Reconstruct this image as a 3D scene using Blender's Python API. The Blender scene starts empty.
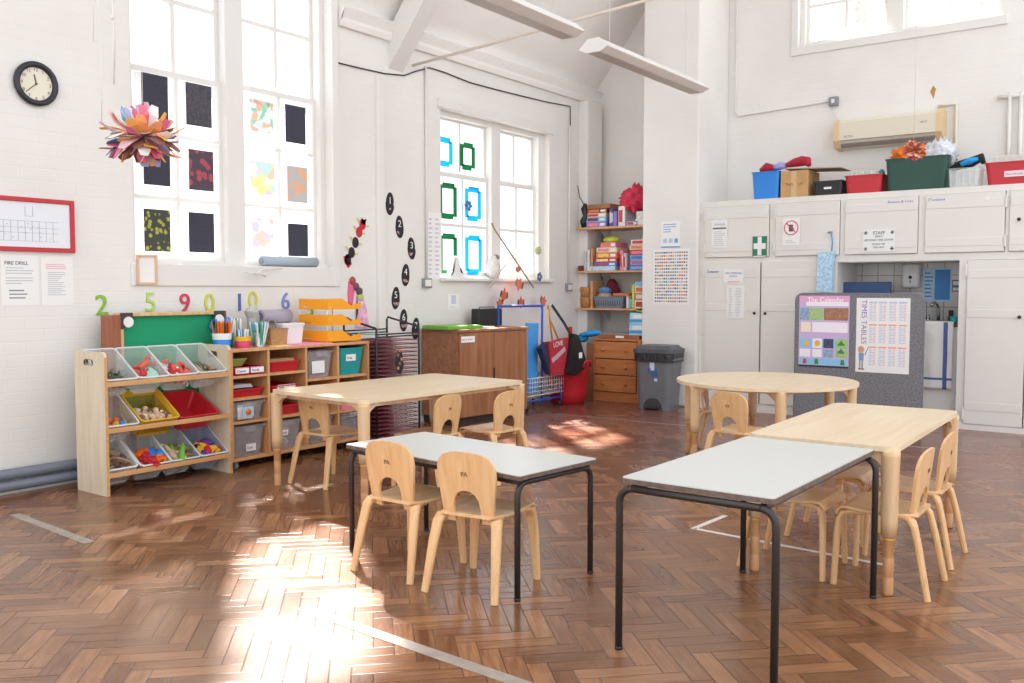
import bpy, bmesh, math, random
from mathutils import Vector, Matrix
R = math.radians
PI = math.pi
rnd = random.Random(7)
sc = bpy.context.scene
col = sc.collection

# ---------------------------------------------------------------- materials
def lin(h):
    if isinstance(h, str):
        h = h.lstrip('#'); c = [int(h[i:i+2], 16)/255 for i in (0, 2, 4)]
    else: c = [v/255 for v in h]
    return tuple((v/12.92 if v <= .04045 else ((v+.055)/1.055)**2.4) for v in c) + (1,)

_m = {}
def mat(name, c, rough=.6, metal=0, noise=0, nscale=8, bump=0, bscale=60, alpha=None, trans=0, coat=0):
    if name in _m: return _m[name]
    m = bpy.data.materials.new(name); m.use_nodes = True
    nt = m.node_tree; b = nt.nodes['Principled BSDF']
    b.inputs['Base Color'].default_value = lin(c)
    b.inputs['Roughness'].default_value = rough
    b.inputs['Metallic'].default_value = metal
    if coat: b.inputs['Coat Weight'].default_value = coat; b.inputs['Coat Roughness'].default_value = .15
    tc = nt.nodes.new('ShaderNodeTexCoord')
    if noise:
        n = nt.nodes.new('ShaderNodeTexNoise'); n.inputs['Scale'].default_value = nscale; n.inputs['Detail'].default_value = 4
        nt.links.new(tc.outputs['Object'], n.inputs['Vector'])
        h = nt.nodes.new('ShaderNodeHueSaturation'); h.inputs['Color'].default_value = lin(c)
        mr = nt.nodes.new('ShaderNodeMapRange'); mr.inputs[1].default_value = .3; mr.inputs[2].default_value = .7
        mr.inputs[3].default_value = 1-noise; mr.inputs[4].default_value = 1+noise
        nt.links.new(n.outputs[0], mr.inputs[0]); nt.links.new(mr.outputs[0], h.inputs['Value'])
        nt.links.new(h.outputs[0], b.inputs['Base Color'])
    if bump:
        n = nt.nodes.new('ShaderNodeTexNoise'); n.inputs['Scale'].default_value = bscale
        nt.links.new(tc.outputs['Object'], n.inputs['Vector'])
        bp = nt.nodes.new('ShaderNodeBump'); bp.inputs['Strength'].default_value = bump; bp.inputs['Distance'].default_value = .01
        nt.links.new(n.outputs[0], bp.inputs['Height']); nt.links.new(bp.outputs[0], b.inputs['Normal'])
    if alpha is not None: b.inputs['Alpha'].default_value = alpha
    if trans: b.inputs['Transmission Weight'].default_value = trans
    _m[name] = m
    return m

def wood(name, c1, c2, axis='x', scale=1.0, rough=.42, spec=None):
    if name in _m: return _m[name]
    m = bpy.data.materials.new(name); m.use_nodes = True
    nt = m.node_tree; b = nt.nodes['Principled BSDF']; b.inputs['Roughness'].default_value = rough
    tc = nt.nodes.new('ShaderNodeTexCoord'); mp = nt.nodes.new('ShaderNodeMapping')
    s = {'x': (1.2, 14, 14), 'y': (14, 1.2, 14), 'z': (14, 14, 1.2)}[axis]
    mp.inputs['Scale'].default_value = tuple(v*scale for v in s)
    n = nt.nodes.new('ShaderNodeTexNoise'); n.inputs['Scale'].default_value = 2.2; n.inputs['Detail'].default_value = 6
    n.inputs['Distortion'].default_value = .6
    r = nt.nodes.new('ShaderNodeValToRGB')
    r.color_ramp.elements[0].position = .3; r.color_ramp.elements[0].color = lin(c1)
    r.color_ramp.elements[1].position = .7; r.color_ramp.elements[1].color = lin(c2)
    nt.links.new(tc.outputs['Object'], mp.inputs[0]); nt.links.new(mp.outputs[0], n.inputs['Vector'])
    nt.links.new(n.outputs[0], r.inputs[0]); nt.links.new(r.outputs[0], b.inputs['Base Color'])
    _m[name] = m
    return m

def translucent(name, c, tr=.5, rough=.8):
    m = mat(name, c, rough); nt = m.node_tree; b = nt.nodes['Principled BSDF']
    t = nt.nodes.new('ShaderNodeBsdfTranslucent'); t.inputs[0].default_value = lin(c)
    mx = nt.nodes.new('ShaderNodeMixShader'); mx.inputs[0].default_value = tr
    out = nt.nodes['Material Output']
    nt.links.new(b.outputs[0], mx.inputs[1]); nt.links.new(t.outputs[0], mx.inputs[2]); nt.links.new(mx.outputs[0], out.inputs[0])
    return m

def clearplastic(name, c, alpha=.35, rough=.2):
    m = mat(name, c, rough, alpha=alpha); return m

def glassmat():
    m = bpy.data.materials.new('window_glass'); m.use_nodes = True; nt = m.node_tree
    nt.nodes.clear(); out = nt.nodes.new('ShaderNodeOutputMaterial')
    t = nt.nodes.new('ShaderNodeBsdfTransparent'); g = nt.nodes.new('ShaderNodeBsdfGlossy'); g.inputs['Roughness'].default_value = .02
    lw = nt.nodes.new('ShaderNodeLayerWeight'); lw.inputs[0].default_value = .25
    f = nt.nodes.new('ShaderNodeMath'); f.operation = 'MULTIPLY'; f.inputs[1].default_value = .12; nt.links.new(lw.outputs['Facing'], f.inputs[0])
    mx = nt.nodes.new('ShaderNodeMixShader')
    nt.links.new(f.outputs[0], mx.inputs[0]); nt.links.new(t.outputs[0], mx.inputs[1]); nt.links.new(g.outputs[0], mx.inputs[2]); nt.links.new(mx.outputs[0], out.inputs[0])
    _m['window_glass'] = m
    return m

def brickwall(name, uaxis):
    m = bpy.data.materials.new(name); m.use_nodes = True; nt = m.node_tree; b = nt.nodes['Principled BSDF']
    tc = nt.nodes.new('ShaderNodeTexCoord'); sp = nt.nodes.new('ShaderNodeSeparateXYZ'); cb = nt.nodes.new('ShaderNodeCombineXYZ')
    nt.links.new(tc.outputs['Object'], sp.inputs[0])
    nt.links.new(sp.outputs[uaxis], cb.inputs[0]); nt.links.new(sp.outputs[2], cb.inputs[1])
    br = nt.nodes.new('ShaderNodeTexBrick'); br.inputs['Scale'].default_value = 1; br.inputs['Brick Width'].default_value = .225
    br.inputs['Row Height'].default_value = .075; br.inputs['Mortar Size'].default_value = .006; br.inputs['Mortar Smooth'].default_value = .8
    br.inputs['Color1'].default_value = (1, 1, 1, 1); br.inputs['Color2'].default_value = (.9, .9, .9, 1); br.inputs['Mortar'].default_value = (0, 0, 0, 1)
    nt.links.new(cb.outputs[0], br.inputs['Vector'])
    n = nt.nodes.new('ShaderNodeTexNoise'); n.inputs['Scale'].default_value = 1.3; n.inputs['Detail'].default_value = 5
    nt.links.new(tc.outputs['Object'], n.inputs['Vector'])
    rp = nt.nodes.new('ShaderNodeValToRGB'); rp.color_ramp.elements[0].position = .3; rp.color_ramp.elements[0].color = lin('#e2ded9')
    rp.color_ramp.elements[1].position = .6; rp.color_ramp.elements[1].color = lin('#e9e6e2')
    nt.links.new(n.outputs[0], rp.inputs[0]); nt.links.new(rp.outputs[0], b.inputs['Base Color'])
    n2 = nt.nodes.new('ShaderNodeTexNoise'); n2.inputs['Scale'].default_value = 12
    nt.links.new(tc.outputs['Object'], n2.inputs['Vector'])
    ad = nt.nodes.new('ShaderNodeMath'); ad.operation = 'ADD'
    nt.links.new(br.outputs['Color'], ad.inputs[0]); nt.links.new(n2.outputs[0], ad.inputs[1])
    bp = nt.nodes.new('ShaderNodeBump'); bp.inputs['Strength'].default_value = .2; bp.inputs['Distance'].default_value = .004
    nt.links.new(ad.outputs[0], bp.inputs['Height']); nt.links.new(bp.outputs[0], b.inputs['Normal'])
    b.inputs['Roughness'].default_value = .55
    return m

def floormat():
    m = bpy.data.materials.new('herringbone_parquet'); m.use_nodes = True; nt = m.node_tree; b = nt.nodes['Principled BSDF']
    L = nt.links.new
    def mth(op, a, bb=None, c=None):
        n = nt.nodes.new('ShaderNodeMath'); n.operation = op
        for i, v in enumerate((a, bb, c)):
            if v is None: continue
            if isinstance(v, (int, float)): n.inputs[i].default_value = v
            else: L(v, n.inputs[i])
        return n.outputs[0]
    tc = nt.nodes.new('ShaderNodeTexCoord'); mp = nt.nodes.new('ShaderNodeMapping')
    mp.inputs['Rotation'].default_value = (0, 0, R(45)); mp.inputs['Scale'].default_value = (1/.07,)*3
    L(tc.outputs['Object'], mp.inputs[0])
    sp = nt.nodes.new('ShaderNodeSeparateXYZ'); L(mp.outputs[0], sp.inputs[0])
    x, y = sp.outputs[0], sp.outputs[1]
    N = 4
    i = mth('FLOOR', x); j = mth('FLOOR', y)
    k = mth('FLOORED_MODULO', mth('SUBTRACT', i, j), 2*N)
    isv = mth('GREATER_THAN', k, N-.5)
    # horizontal block
    hx = mth('SUBTRACT', i, k); hu = mth('SUBTRACT', x, hx); hv = mth('SUBTRACT', y, j)
    kk = mth('SUBTRACT', 2*N-1, k)
    vy = mth('SUBTRACT', j, kk); vu = mth('SUBTRACT', y, vy); vv = mth('SUBTRACT', x, i)
    def sel(a, c):  # isv? c : a
        return mth('ADD', a, mth('MULTIPLY', isv, mth('SUBTRACT', c, a)))
    u = sel(hu, vu); v = sel(hv, vv)
    ida = sel(hx, i); idb = sel(j, vy)
    cb = nt.nodes.new('ShaderNodeCombineXYZ'); L(ida, cb.inputs[0]); L(idb, cb.inputs[1]); L(mth('MULTIPLY', isv, 17.3), cb.inputs[2])
    wn = nt.nodes.new('ShaderNodeTexWhiteNoise'); wn.noise_dimensions = '3D'; L(cb.outputs[0], wn.inputs['Vector'])
    # gap
    e1 = mth('MINIMUM', v, mth('SUBTRACT', 1, v)); e2 = mth('MINIMUM', u, mth('SUBTRACT', N, u))
    e = mth('MINIMUM', e1, e2); gap = nt.nodes.new('ShaderNodeMapRange'); L(e, gap.inputs[0]); gap.inputs[1].default_value = .01; gap.inputs[2].default_value = .05
    # grain
    gc = nt.nodes.new('ShaderNodeCombineXYZ'); L(mth('MULTIPLY', u, .35), gc.inputs[0]); L(mth('MULTIPLY', v, 3.5), gc.inputs[1]); L(mth('MULTIPLY', wn.outputs[0], 60), gc.inputs[2])
    g = nt.nodes.new('ShaderNodeTexNoise'); g.inputs['Scale'].default_value = 1.6; g.inputs['Detail'].default_value = 5; L(gc.outputs[0], g.inputs['Vector'])
    t = mth('ADD', mth('MULTIPLY', wn.outputs[0], .36), mth('MULTIPLY', g.outputs[0], .68))
    rp = nt.nodes.new('ShaderNodeValToRGB'); el = rp.color_ramp.elements
    el[0].position = .1; el[0].color = lin('#4e3122'); el[1].position = .9; el[1].color = lin('#b07e58')
    q = el.new(.5); q.color = lin('#7f5438')
    L(t, rp.inputs[0])
    # large patches: worn areas, and a purple-red reflection painted in towards the cupboards
    wn2 = nt.nodes.new('ShaderNodeTexNoise'); wn2.inputs['Scale'].default_value = .9; wn2.inputs['Detail'].default_value = 2.5
    L(tc.outputs['Object'], wn2.inputs['Vector'])
    spo = nt.nodes.new('ShaderNodeSeparateXYZ'); L(tc.outputs['Object'], spo.inputs[0])
    far = nt.nodes.new('ShaderNodeMapRange'); L(spo.outputs[1], far.inputs[0]); far.inputs[1].default_value = 5.0; far.inputs[2].default_value = 7.4
    mx = nt.nodes.new('ShaderNodeMix'); mx.data_type = 'RGBA'; L(mth('MULTIPLY', far.outputs[0], .55), mx.inputs[0]); L(rp.outputs[0], mx.inputs[6]); mx.inputs[7].default_value = lin('#7c4847')
    mxw = nt.nodes.new('ShaderNodeMix'); mxw.data_type = 'RGBA'
    mrw = nt.nodes.new('ShaderNodeMapRange'); L(wn2.outputs[0], mrw.inputs[0]); mrw.inputs[1].default_value = .5; mrw.inputs[2].default_value = .75; mrw.inputs[4].default_value = .35
    L(mrw.outputs[0], mxw.inputs[0]); L(mx.outputs[2], mxw.inputs[6]); mxw.inputs[7].default_value = lin('#a88266')
    mg = nt.nodes.new('ShaderNodeMix'); mg.data_type = 'RGBA'; L(gap.outputs[0], mg.inputs[0]); mg.inputs[6].default_value = lin('#54362a'); L(mxw.outputs[2], mg.inputs[7])
    L(mg.outputs[2], b.inputs['Base Color'])
    rr = nt.nodes.new('ShaderNodeMapRange'); L(wn2.outputs[0], rr.inputs[0]); rr.inputs[1].default_value = .35; rr.inputs[2].default_value = .7; rr.inputs[3].default_value = .13; rr.inputs[4].default_value = .34
    L(mth('ADD', rr.outputs[0], mth('MULTIPLY', wn.outputs[0], .06)), b.inputs['Roughness'])
    b.inputs['Specular IOR Level'].default_value = .75
    bp = nt.nodes.new('ShaderNodeBump'); bp.inputs['Strength'].default_value = .25; bp.inputs['Distance'].default_value = .003
    L(mth('ADD', gap.outputs[0], mth('MULTIPLY', wn.outputs[0], .9)), bp.inputs['Height']); L(bp.outputs[0], b.inputs['Normal'])
    return m

# ---------------------------------------------------------------- geometry
class MB:
    def __init__(s): s.bm = bmesh.new(); s.mi = 0; s.M = Matrix()
    def m(s, i): s.mi = i; return s
    def _fin(s, geom_v, faces, smooth=False):
        for v in geom_v: v.co = s.M @ v.co
        for f in faces: f.material_index = s.mi; f.smooth = smooth
    def bx(s, x0, x1, y0, y1, z0, z1, bev=0, rot=None, seg=2):
        s.cnt = getattr(s, 'cnt', 0)+1; e_ = .00004*(s.cnt % 9)     # no two faces of neighbouring boards exactly coplanar
        x0 -= e_; x1 += e_; y0 -= e_; y1 += e_; z0 -= e_; z1 += e_
        r = bmesh.ops.create_cube(s.bm, size=1)
        vs = r['verts']; c = Vector(((x0+x1)/2, (y0+y1)/2, (z0+z1)/2))
        for v in vs: v.co = Vector((v.co.x*(x1-x0), v.co.y*(y1-y0), v.co.z*(z1-z0)))
        fs = list({f for v in vs for f in v.link_faces})
        if bev:
            es = list({e for v in vs for e in v.link_edges})
            rr = bmesh.ops.bevel(s.bm, geom=es, offset=bev, segments=seg, profile=.5, affect='EDGES')
            fs = rr['faces']; vs = rr['verts']
            allf = set(fs)
            for v in vs:
                for f in v.link_faces: allf.add(f)
            fs = list(allf); vs = list({v for f in fs for v in f.verts})
        for v in vs:
            if rot is not None: v.co = rot @ v.co
            v.co += c
        s._fin(vs, fs)
        return s
    def _ring(s, c, u, w, r, n, ph=0):
        return [s.bm.verts.new(c + u*math.cos(2*PI*i/n+ph)*r + w*math.sin(2*PI*i/n+ph)*r) for i in range(n)]
    def tube(s, pts, r, n=8, close=False, smooth=True):
        pts = [Vector(p) for p in pts]; rs = r if isinstance(r, (list, tuple)) else [r]*len(pts)
        rings = []; up = None; k = len(pts)
        for i, p in enumerate(pts):
            if close: t = (pts[(i+1) % k]-pts[i-1]).normalized()
            else: t = (pts[min(i+1, k-1)]-pts[max(i-1, 0)]).normalized()
            if up is None:
                up = t.cross(Vector((0, 0, 1)))
                if up.length < .1: up = t.cross(Vector((1, 0, 0)))
                up.normalize()
            else:
                up = (up - t*up.dot(t)).normalized()
            w = t.cross(up)
            rings.append(s._ring(p, up, w, rs[i], n))
        fs = []
        for a in range(k if close else k-1):
            A, B = rings[a], rings[(a+1) % k]
            for i in range(n): fs.append(s.bm.faces.new((A[i], A[(i+1) % n], B[(i+1) % n], B[i])))
        s._fin([], fs, smooth)
        if not close:
            c = [s.bm.faces.new(rings[0][::-1]), s.bm.faces.new(rings[-1])]; s._fin([], c)
        for rg in rings:
            for v in rg: v.co = s.M @ v.co
        return s
    def cyl(s, p0, p1, r0, r1=None, n=16): return s.tube([p0, p1], [r0, r0 if r1 is None else r1], n)
    def lathe(s, prof, c=(0, 0, 0), n=20, cap=True):
        c = Vector(c); rings = []
        for r, z in prof: rings.append([s.bm.verts.new(c+Vector((r*math.cos(2*PI*i/n), r*math.sin(2*PI*i/n), z))) for i in range(n)])
        fs = []
        for A, B in zip(rings, rings[1:]):
            for i in range(n): fs.append(s.bm.faces.new((A[i], A[(i+1) % n], B[(i+1) % n], B[i])))
        s._fin([], fs, True)
        if cap: s._fin([], [s.bm.faces.new(rings[0][::-1]), s.bm.faces.new(rings[-1])])
        for rg in rings:
            for v in rg: v.co = s.M @ v.co
        return s
    def prism(s, poly, a0, a1, ax='y', fn=None, smooth=False):
        """extrude poly along axis; poly in the other two (x,z for y; x,y for z; y,z for x)"""
        def mk(p, a):
            v = {'y': Vector((p[0], a, p[1])), 'z': Vector((p[0], p[1], a)), 'x': Vector((a, p[0], p[1]))}[ax]
            return fn(v) if fn else v
        A = [s.bm.verts.new(s.M @ mk(p, a0)) for p in poly]; B = [s.bm.verts.new(s.M @ mk(p, a1)) for p in poly]
        n = len(poly); fs = []
        for i in range(n): fs.append(s.bm.faces.new((A[i], A[(i+1) % n], B[(i+1) % n], B[i])))
        s._fin([], fs, smooth)
        caps = [s.bm.faces.new(A[::-1]), s.bm.faces.new(B)]
        s._fin([], caps)
        bmesh.ops.triangulate(s.bm, faces=caps)
        return s
    def sph(s, c, r, n=10, rot=None):
        r = (r, r, r) if isinstance(r, (int, float)) else r
        g = bmesh.ops.create_uvsphere(s.bm, u_segments=n, v_segments=max(5, n//2+1), radius=1)
        vs = g['verts']; c = Vector(c)
        for v in vs:
            v.co = Vector((v.co.x*r[0], v.co.y*r[1], v.co.z*r[2]))
            if rot is not None: v.co = rot @ v.co
            v.co += c
        s._fin(vs, list({f for v in vs for f in v.link_faces}), True)
        return s
    def strip(s, path, w, t, wd):
        """flat bent-ply strip: path points, widths, thickness, width direction"""
        path = [Vector(p) for p in path]; k = len(path); wd = Vector(wd).normalized(); rings = []
        ws = w if isinstance(w, (list, tuple)) else [w]*k
        for i, p in enumerate(path):
            T = (path[min(i+1, k-1)]-path[max(i-1, 0)]).normalized(); S = (wd-T*wd.dot(T)).normalized(); Nn = T.cross(S)
            h = t/2; a = ws[i]/2; c = min(h*.6, .006)
            o = [(-a+c, -h), (a-c, -h), (a, -h+c), (a, h-c), (a-c, h), (-a+c, h), (-a, h-c), (-a, -h+c)]
            rings.append([s.bm.verts.new(s.M @ (p+S*q[0]+Nn*q[1])) for q in o])
        fs = []
        for A, B in zip(rings, rings[1:]):
            for i in range(8): fs.append(s.bm.faces.new((A[i], A[(i+1) % 8], B[(i+1) % 8], B[i])))
        s._fin([], fs, False)
        s._fin([], [s.bm.faces.new(rings[0][::-1]), s.bm.faces.new(rings[-1])])
        return s
    def tray(s, w, d, h, t=.004, taper=.8, lip=.01, z=0, frontcut=0):
        """open container, centred, bottom at z; taper = bottom/top size"""
        def rc(sx, sy, zz, c, k=3):
            out = []
            for (cx, cy, a0) in ((sx-c, sy-c, 0), (-sx+c, sy-c, 90), (-sx+c, -sy+c, 180), (sx-c, -sy+c, 270)):
                for q in range(k+1):
                    a = R(a0+90*q/k); x, y = cx+c*math.cos(a), cy+c*math.sin(a)
                    zz2 = zz
                    out.append(Vector((x, y, zz2)))
            return out
        W, D = w/2, d/2; c = min(W, D)*.18
        loops = [rc(W*taper-t, D*taper-t, z+t, c), rc(W-t, D-t, z+h, c), rc(W+lip, D+lip, z+h, c), rc(W+lip, D+lip, z+h-.008, c), rc(W, D, z+h-.008, c), rc(W*taper, D*taper, z, c)]
        if frontcut:
            for l in loops[1:5]:
                for v in l:
                    if v.y < 0: v.z -= frontcut*min(1, -v.y/(D*.5))
        V = [[s.bm.verts.new(s.M @ v) for v in l] for l in loops]; n = len(V[0]); fs = []
        for A, B in zip(V, V[1:]):
            for i in range(n): fs.append(s.bm.faces.new((A[i], A[(i+1) % n], B[(i+1) % n], B[i])))
        fs.append(s.bm.faces.new(V[0])); fs.append(s.bm.faces.new(V[-1][::-1]))
        s._fin([], fs); return s
    def build(s, name, mats, parent=None, smooth_angle=None):
        bmesh.ops.recalc_face_normals(s.bm, faces=s.bm.faces)
        me = bpy.data.meshes.new(name); s.bm.to_mesh(me); s.bm.free()
        for mm in (mats if isinstance(mats, (list, tuple)) else [mats]): me.materials.append(mm)
        o = bpy.data.objects.new(name, me); col.objects.link(o)
        if parent: o.parent = parent
        return o

def tag(o, label=None, cat=None, group=None, kind=None):
    if label: o['label'] = label
    if cat: o['category'] = cat
    if group: o['group'] = group
    if kind: o['kind'] = kind
    elif cat: o['kind'] = 'thing'
    return o
def T(name, label, cat, loc=(0, 0, 0), rz=0, group=None, rx=0):
    o = bpy.data.objects.new(name, None); o.empty_display_size = .05; col.objects.link(o)
    o.location = loc; o.rotation_euler = (rx, 0, rz)
    return tag(o, label, cat, group)
def ONE(mb, name, mats, label, cat, loc=(0, 0, 0), rz=0, group=None, rx=0, kind=None):
    o = mb.build(name, mats); o.location = loc; o.rotation_euler = (rx, 0, rz)
    return tag(o, label, cat, group, kind)
def S(name, mb, mats, parent=None):
    o = mb.build(name, mats, parent)
    if not parent: o['kind'] = 'structure'
    return o
def dup(root, loc=None, rz=None, label=None):
    r = root.copy(); col.objects.link(r)
    if loc is not None: r.location = loc
    if rz is not None: r.rotation_euler.z = rz
    if label: r['label'] = label
    for ch in list(root.children):
        c = ch.copy(); col.objects.link(c); c.parent = r
        for g in list(ch.children):
            d = g.copy(); col.objects.link(d); d.parent = c
    return r
def txt(s, size, parent, loc, m, name='lettering', ext=.0006, rot=(PI/2, 0, 0), align='LEFT', sx=1):
    cu = bpy.data.curves.new(name, 'FONT'); cu.body = s; cu.size = size; cu.extrude = ext; cu.align_x = align
    cu.materials.append(m)
    tmp = bpy.data.objects.new(name, cu); col.objects.link(tmp)
    me = bpy.data.meshes.new_from_object(tmp, depsgraph=bpy.context.evaluated_depsgraph_get())
    bpy.data.objects.remove(tmp); me.name = name
    if not me.materials: me.materials.append(m)
    o = bpy.data.objects.new(name, me); col.objects.link(o); o.location = loc; o.rotation_euler = rot; o.scale = (sx, 1, 1)
    if parent: o.parent = parent
    return o

# palette
WHITE = mat('white_gloss_paint', '#e4e1dd', .35, noise=.02, nscale=2)
CUPB = mat('cream_white_paint', '#e3dfd9', .4, noise=.025, nscale=1.5)
PLASTER = mat('white_ceiling_paint', '#efebe7', .7, noise=.03, nscale=1)
BEECH = wood('beech_ply', '#d6a470', '#e8bf8d', 'z', 1)
BEECHX = wood('beech_ply_seat', '#d9ab78', '#eac79a', 'y', 1, rough=.28)
TOPW = wood('pale_maple_top', '#dcc3a0', '#e9d5b6', 'y', .6, rough=.34)
LEGW = wood('pale_maple_leg', '#d3ad82', '#e2c29a', 'z', .8)
BIRCH = wood('birch_panel', '#d5c2a6', '#e3d4bb', 'z', 1)
EDGE = wood('beech_edge', '#c8925c', '#d9a873', 'x', 1)
CUBE = wood('beech_shelving', '#c98f5c', '#dba776', 'z', .7)
TEAK = wood('teak_veneer', '#8a5637', '#a97450', 'z', .7, rough=.38)
TEAKX = wood('teak_veneer_side', '#8a5637', '#a87350', 'x', .7, rough=.38)
PINE = wood('pine', '#b0683a', '#c98650', 'x', 1)
SHELFW = wood('pine_shelf', '#c98f62', '#dba97c', 'x', 1)
STEEL = mat('dark_brown_steel', '#3b3634', .35, .4)
LAMI = mat('grey_white_laminate', '#cdcdc8', .3, noise=.02, nscale=90)
TEDGE = mat('scuffed_table_edge', '#6a5850', .6, noise=.35, nscale=50)
BLACK = mat('black_plastic', '#1d1d20', .4)
DGREY = mat('dark_grey_plastic', '#5a5c60', .45)
GREY = mat('mid_grey', '#8b8d90', .5)
CHROME = mat('chrome', '#c8c8c8', .15, 1)
PAPER = mat('white_paper', '#efeeec', .75)
WPAPER = translucent('window_paper', '#f4f3f1', .6)
PRINT = mat('grey_print', '#8b8f9a', .8)
BLUEPR = mat('blue_print', '#5f8fd0', .7)
RED = mat('red_plastic', '#c0222e', .35)
BLUE = mat('blue_plastic', '#2484dc', .35)
YEL = mat('yellow_plastic', '#e3b32e', .4)
ORG = mat('orange_plastic', '#f0711e', .45)
GRN = mat('bright_green_plastic', '#6fae3a', .45)
TEAL = mat('teal_plastic', '#1c9a9c', .4)
PURP = mat('purple_plastic', '#6b3fa0', .45)
PINK = mat('pink_plastic', '#f08ab0', .5)
CLEAR = clearplastic('clear_plastic', '#eaf0f0', .24)
CLEARB = clearplastic('smoky_clear_plastic', '#c9c2c4', .34)
SILV = mat('silver_tin', '#b9bbc4', .3, .8)
GLASS = glassmat()
FLOOR = floormat()
WL = brickwall('painted_brick_left', 1)
WB = brickwall('painted_brick_back', 0)
CREAM = mat('cream_plastic', '#ddd6c2', .45)
DRED = mat('dark_red_metal', '#7c2434', .5)
COLS = {'red': RED, 'blue': BLUE, 'yel': YEL, 'org': ORG, 'grn': GRN, 'teal': TEAL, 'purp': PURP, 'pink': PINK, 'blk': BLACK,
        'wht': mat('white_plastic', '#e8e8e6', .4), 'brn': mat('brown_bark', '#8a6a50', .8, noise=.3, nscale=30),
        'tan': mat('tan_shell', '#c9ab8b', .7, noise=.2, nscale=30), 'salmon': mat('salmon_plastic', '#e0614a', .45), 'mint': mat('mint_plastic', '#a9d9c8', .45),
        'dgrn': mat('dark_green_plastic', '#20493f', .45)}
WPL = COLS['wht']

# ---------------------------------------------------------------- room shell
XW, YB = -5.62, 9.38
b = MB(); b.bx(-6.2, 4.0, -2.0, 9.9, -.1, 0); S('floor', b, FLOOR)
b = MB()
for y0, y1, z0, z1 in ((-.6, 3.43, 0, 6), (5.19, 6.55, 0, 6), (8.37, 9.6, 0, 6), (3.43, 5.19, 0, 1.39), (3.43, 5.19, 4.75, 6), (6.55, 8.37, 0, 1.32), (6.55, 8.37, 2.91, 6)):
    b.bx(XW-.3, XW, y0, y1, z0, z1)
S('wall_left', b, WL)
b = MB()
for x0, x1, z0, z1 in ((-5.92, -3.24, 0, 6), (-1.40, 2.0, 0, 6), (-3.24, -1.40, 0, 3.68), (-3.24, -1.40, 5.3, 6)):
    b.bx(x0, x1, YB, YB+.3, z0, z1)
b.bx(-4.62, -3.985, 8.64, YB, 0, 6, .02)      # chimney-like pier
S('wall_back', b, WB)
# sloping ceiling beyond the window gable
b = MB()
sl = 1.3; z0 = 3.50
b.prism([(XW-.05, z0), (XW+(6-z0)/sl, 6.0), (XW+(6-z0)/sl, 6.12), (XW-.05, z0+.14)], 5.30, YB, 'y')
b.bx(XW+(6-z0)/sl-.02, -1.2, 5.30, YB, 6, 6.12)
b.bx(XW-.3, -1.2, -.6, 5.30, 6, 6.12)
b.prism([(XW, z0), (XW+(6-z0)/sl, 6.0), (XW, 6.0)], 5.26, 5.30, 'y')
S('ceiling', b, PLASTER)
# cornice along wall top
b = MB()
b.prism([(XW-.01, 3.36), (XW+.035, 3.36), (XW+.05, 3.40), (XW+.05, 3.43), (XW+.09, 3.50), (XW-.01, 3.56)], 5.27, YB, 'y')
S('trim_1', b, PLASTER)
b = MB(); b.bx(XW-.01, XW+.12, 8.97, 9.30, 0, 3.36, .02); b.bx(XW-.01, XW+.035, 5.69, 5.78, 0, 3.05, .01)
S('trim_2', b, WL)
# baseboard / plinths at back
b = MB(); b.bx(-5.5, -4.62, YB-.02, YB, 0, .12); S('baseboard_back', b, WHITE)
b = MB(); b.bx(XW, XW+.02, -.6, 9.3, 0, .05); S('baseboard_left', b, WHITE)

# windows --------------------------------------------------
def window(n, label, wy0, wy1, z0, z1, sashes, fx, wallax='L'):
    """sash window; sashes: list of (a0,a1,[(zlo,zhi,cols,rows)...])"""
    w = bpy.data.objects.new(n, None); col.objects.link(w); w['kind'] = 'structure'
    def bxx(mb, a0, a1, d0, d1, z0, z1, bev=0):
        if wallax == 'L': mb.bx(fx-d1, fx-d0, a0, a1, z0, z1, bev)
        else: mb.bx(a0, a1, fx+d0, fx+d1, z0, z1, bev)
    f = MB()
    # outer box frame and mullions
    prev = wy0
    edges = [wy0] + [v for s_ in sashes for v in (s_[0], s_[1])] + [wy1]
    for k in range(0, len(edges), 2):
        bxx(f, edges[k], edges[k+1], -.05, .09, z0, z1, .006)
    bxx(f, wy0, wy1, -.045, .10, z1-.05, z1); bxx(f, wy0, wy1, -.07, .10, z0, z0+.03)
    f.build('window_frame', WHITE, w)
    for a0, a1, secs in sashes:
        for qi, (zl, zh, nc, nr) in enumerate(secs):
            off = .0 if qi == 0 else .03
            s_ = MB(); st = .032
            bxx(s_, a0, a0+st, off, off+.035, zl, zh); bxx(s_, a1-st, a1, off, off+.035, zl, zh)
            bxx(s_, a0, a1, off, off+.035, zl, zl+.045); bxx(s_, a0, a1, off, off+.035, zh-.04, zh)
            for c in range(1, nc):
                y = a0+(a1-a0)*c/nc; bxx(s_, y-.014, y+.014, off+.003, off+.03, zl, zh)
            for r_ in range(1, nr):
                z = zl+(zh-zl)*r_/nr; bxx(s_, a0, a1, off+.003, off+.03, z-.014, z+.014)
            sh = s_.build('sash', WHITE, w)
            g = MB(); bxx(g, a0+st, a1-st, off+.016, off+.019, zl+.04, zh-.035)
            g.build('pane', GLASS, sh)
    return w
window('window_1', '', 3.43, 5.21, 1.39, 4.75,
       [(3.49, 4.235, [(1.41, 2.735, 2, 3), (2.70, 3.77, 2, 2), (3.77, 4.72, 2, 2)]), (4.395, 5.14, [(1.41, 2.755, 2, 3), (2.72, 3.77, 2, 2), (3.77, 4.72, 2, 2)])], -5.75)
window('window_2', '', 6.55, 8.38, 1.32, 2.91,
       [(6.62, 7.43, [(1.34, 2.34, 2, 2), (2.31, 2.88, 2, 1)]), (7.585, 8.27, [(1.34, 2.335, 2, 2), (2.31, 2.88, 2, 1)])], -5.745)
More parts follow.
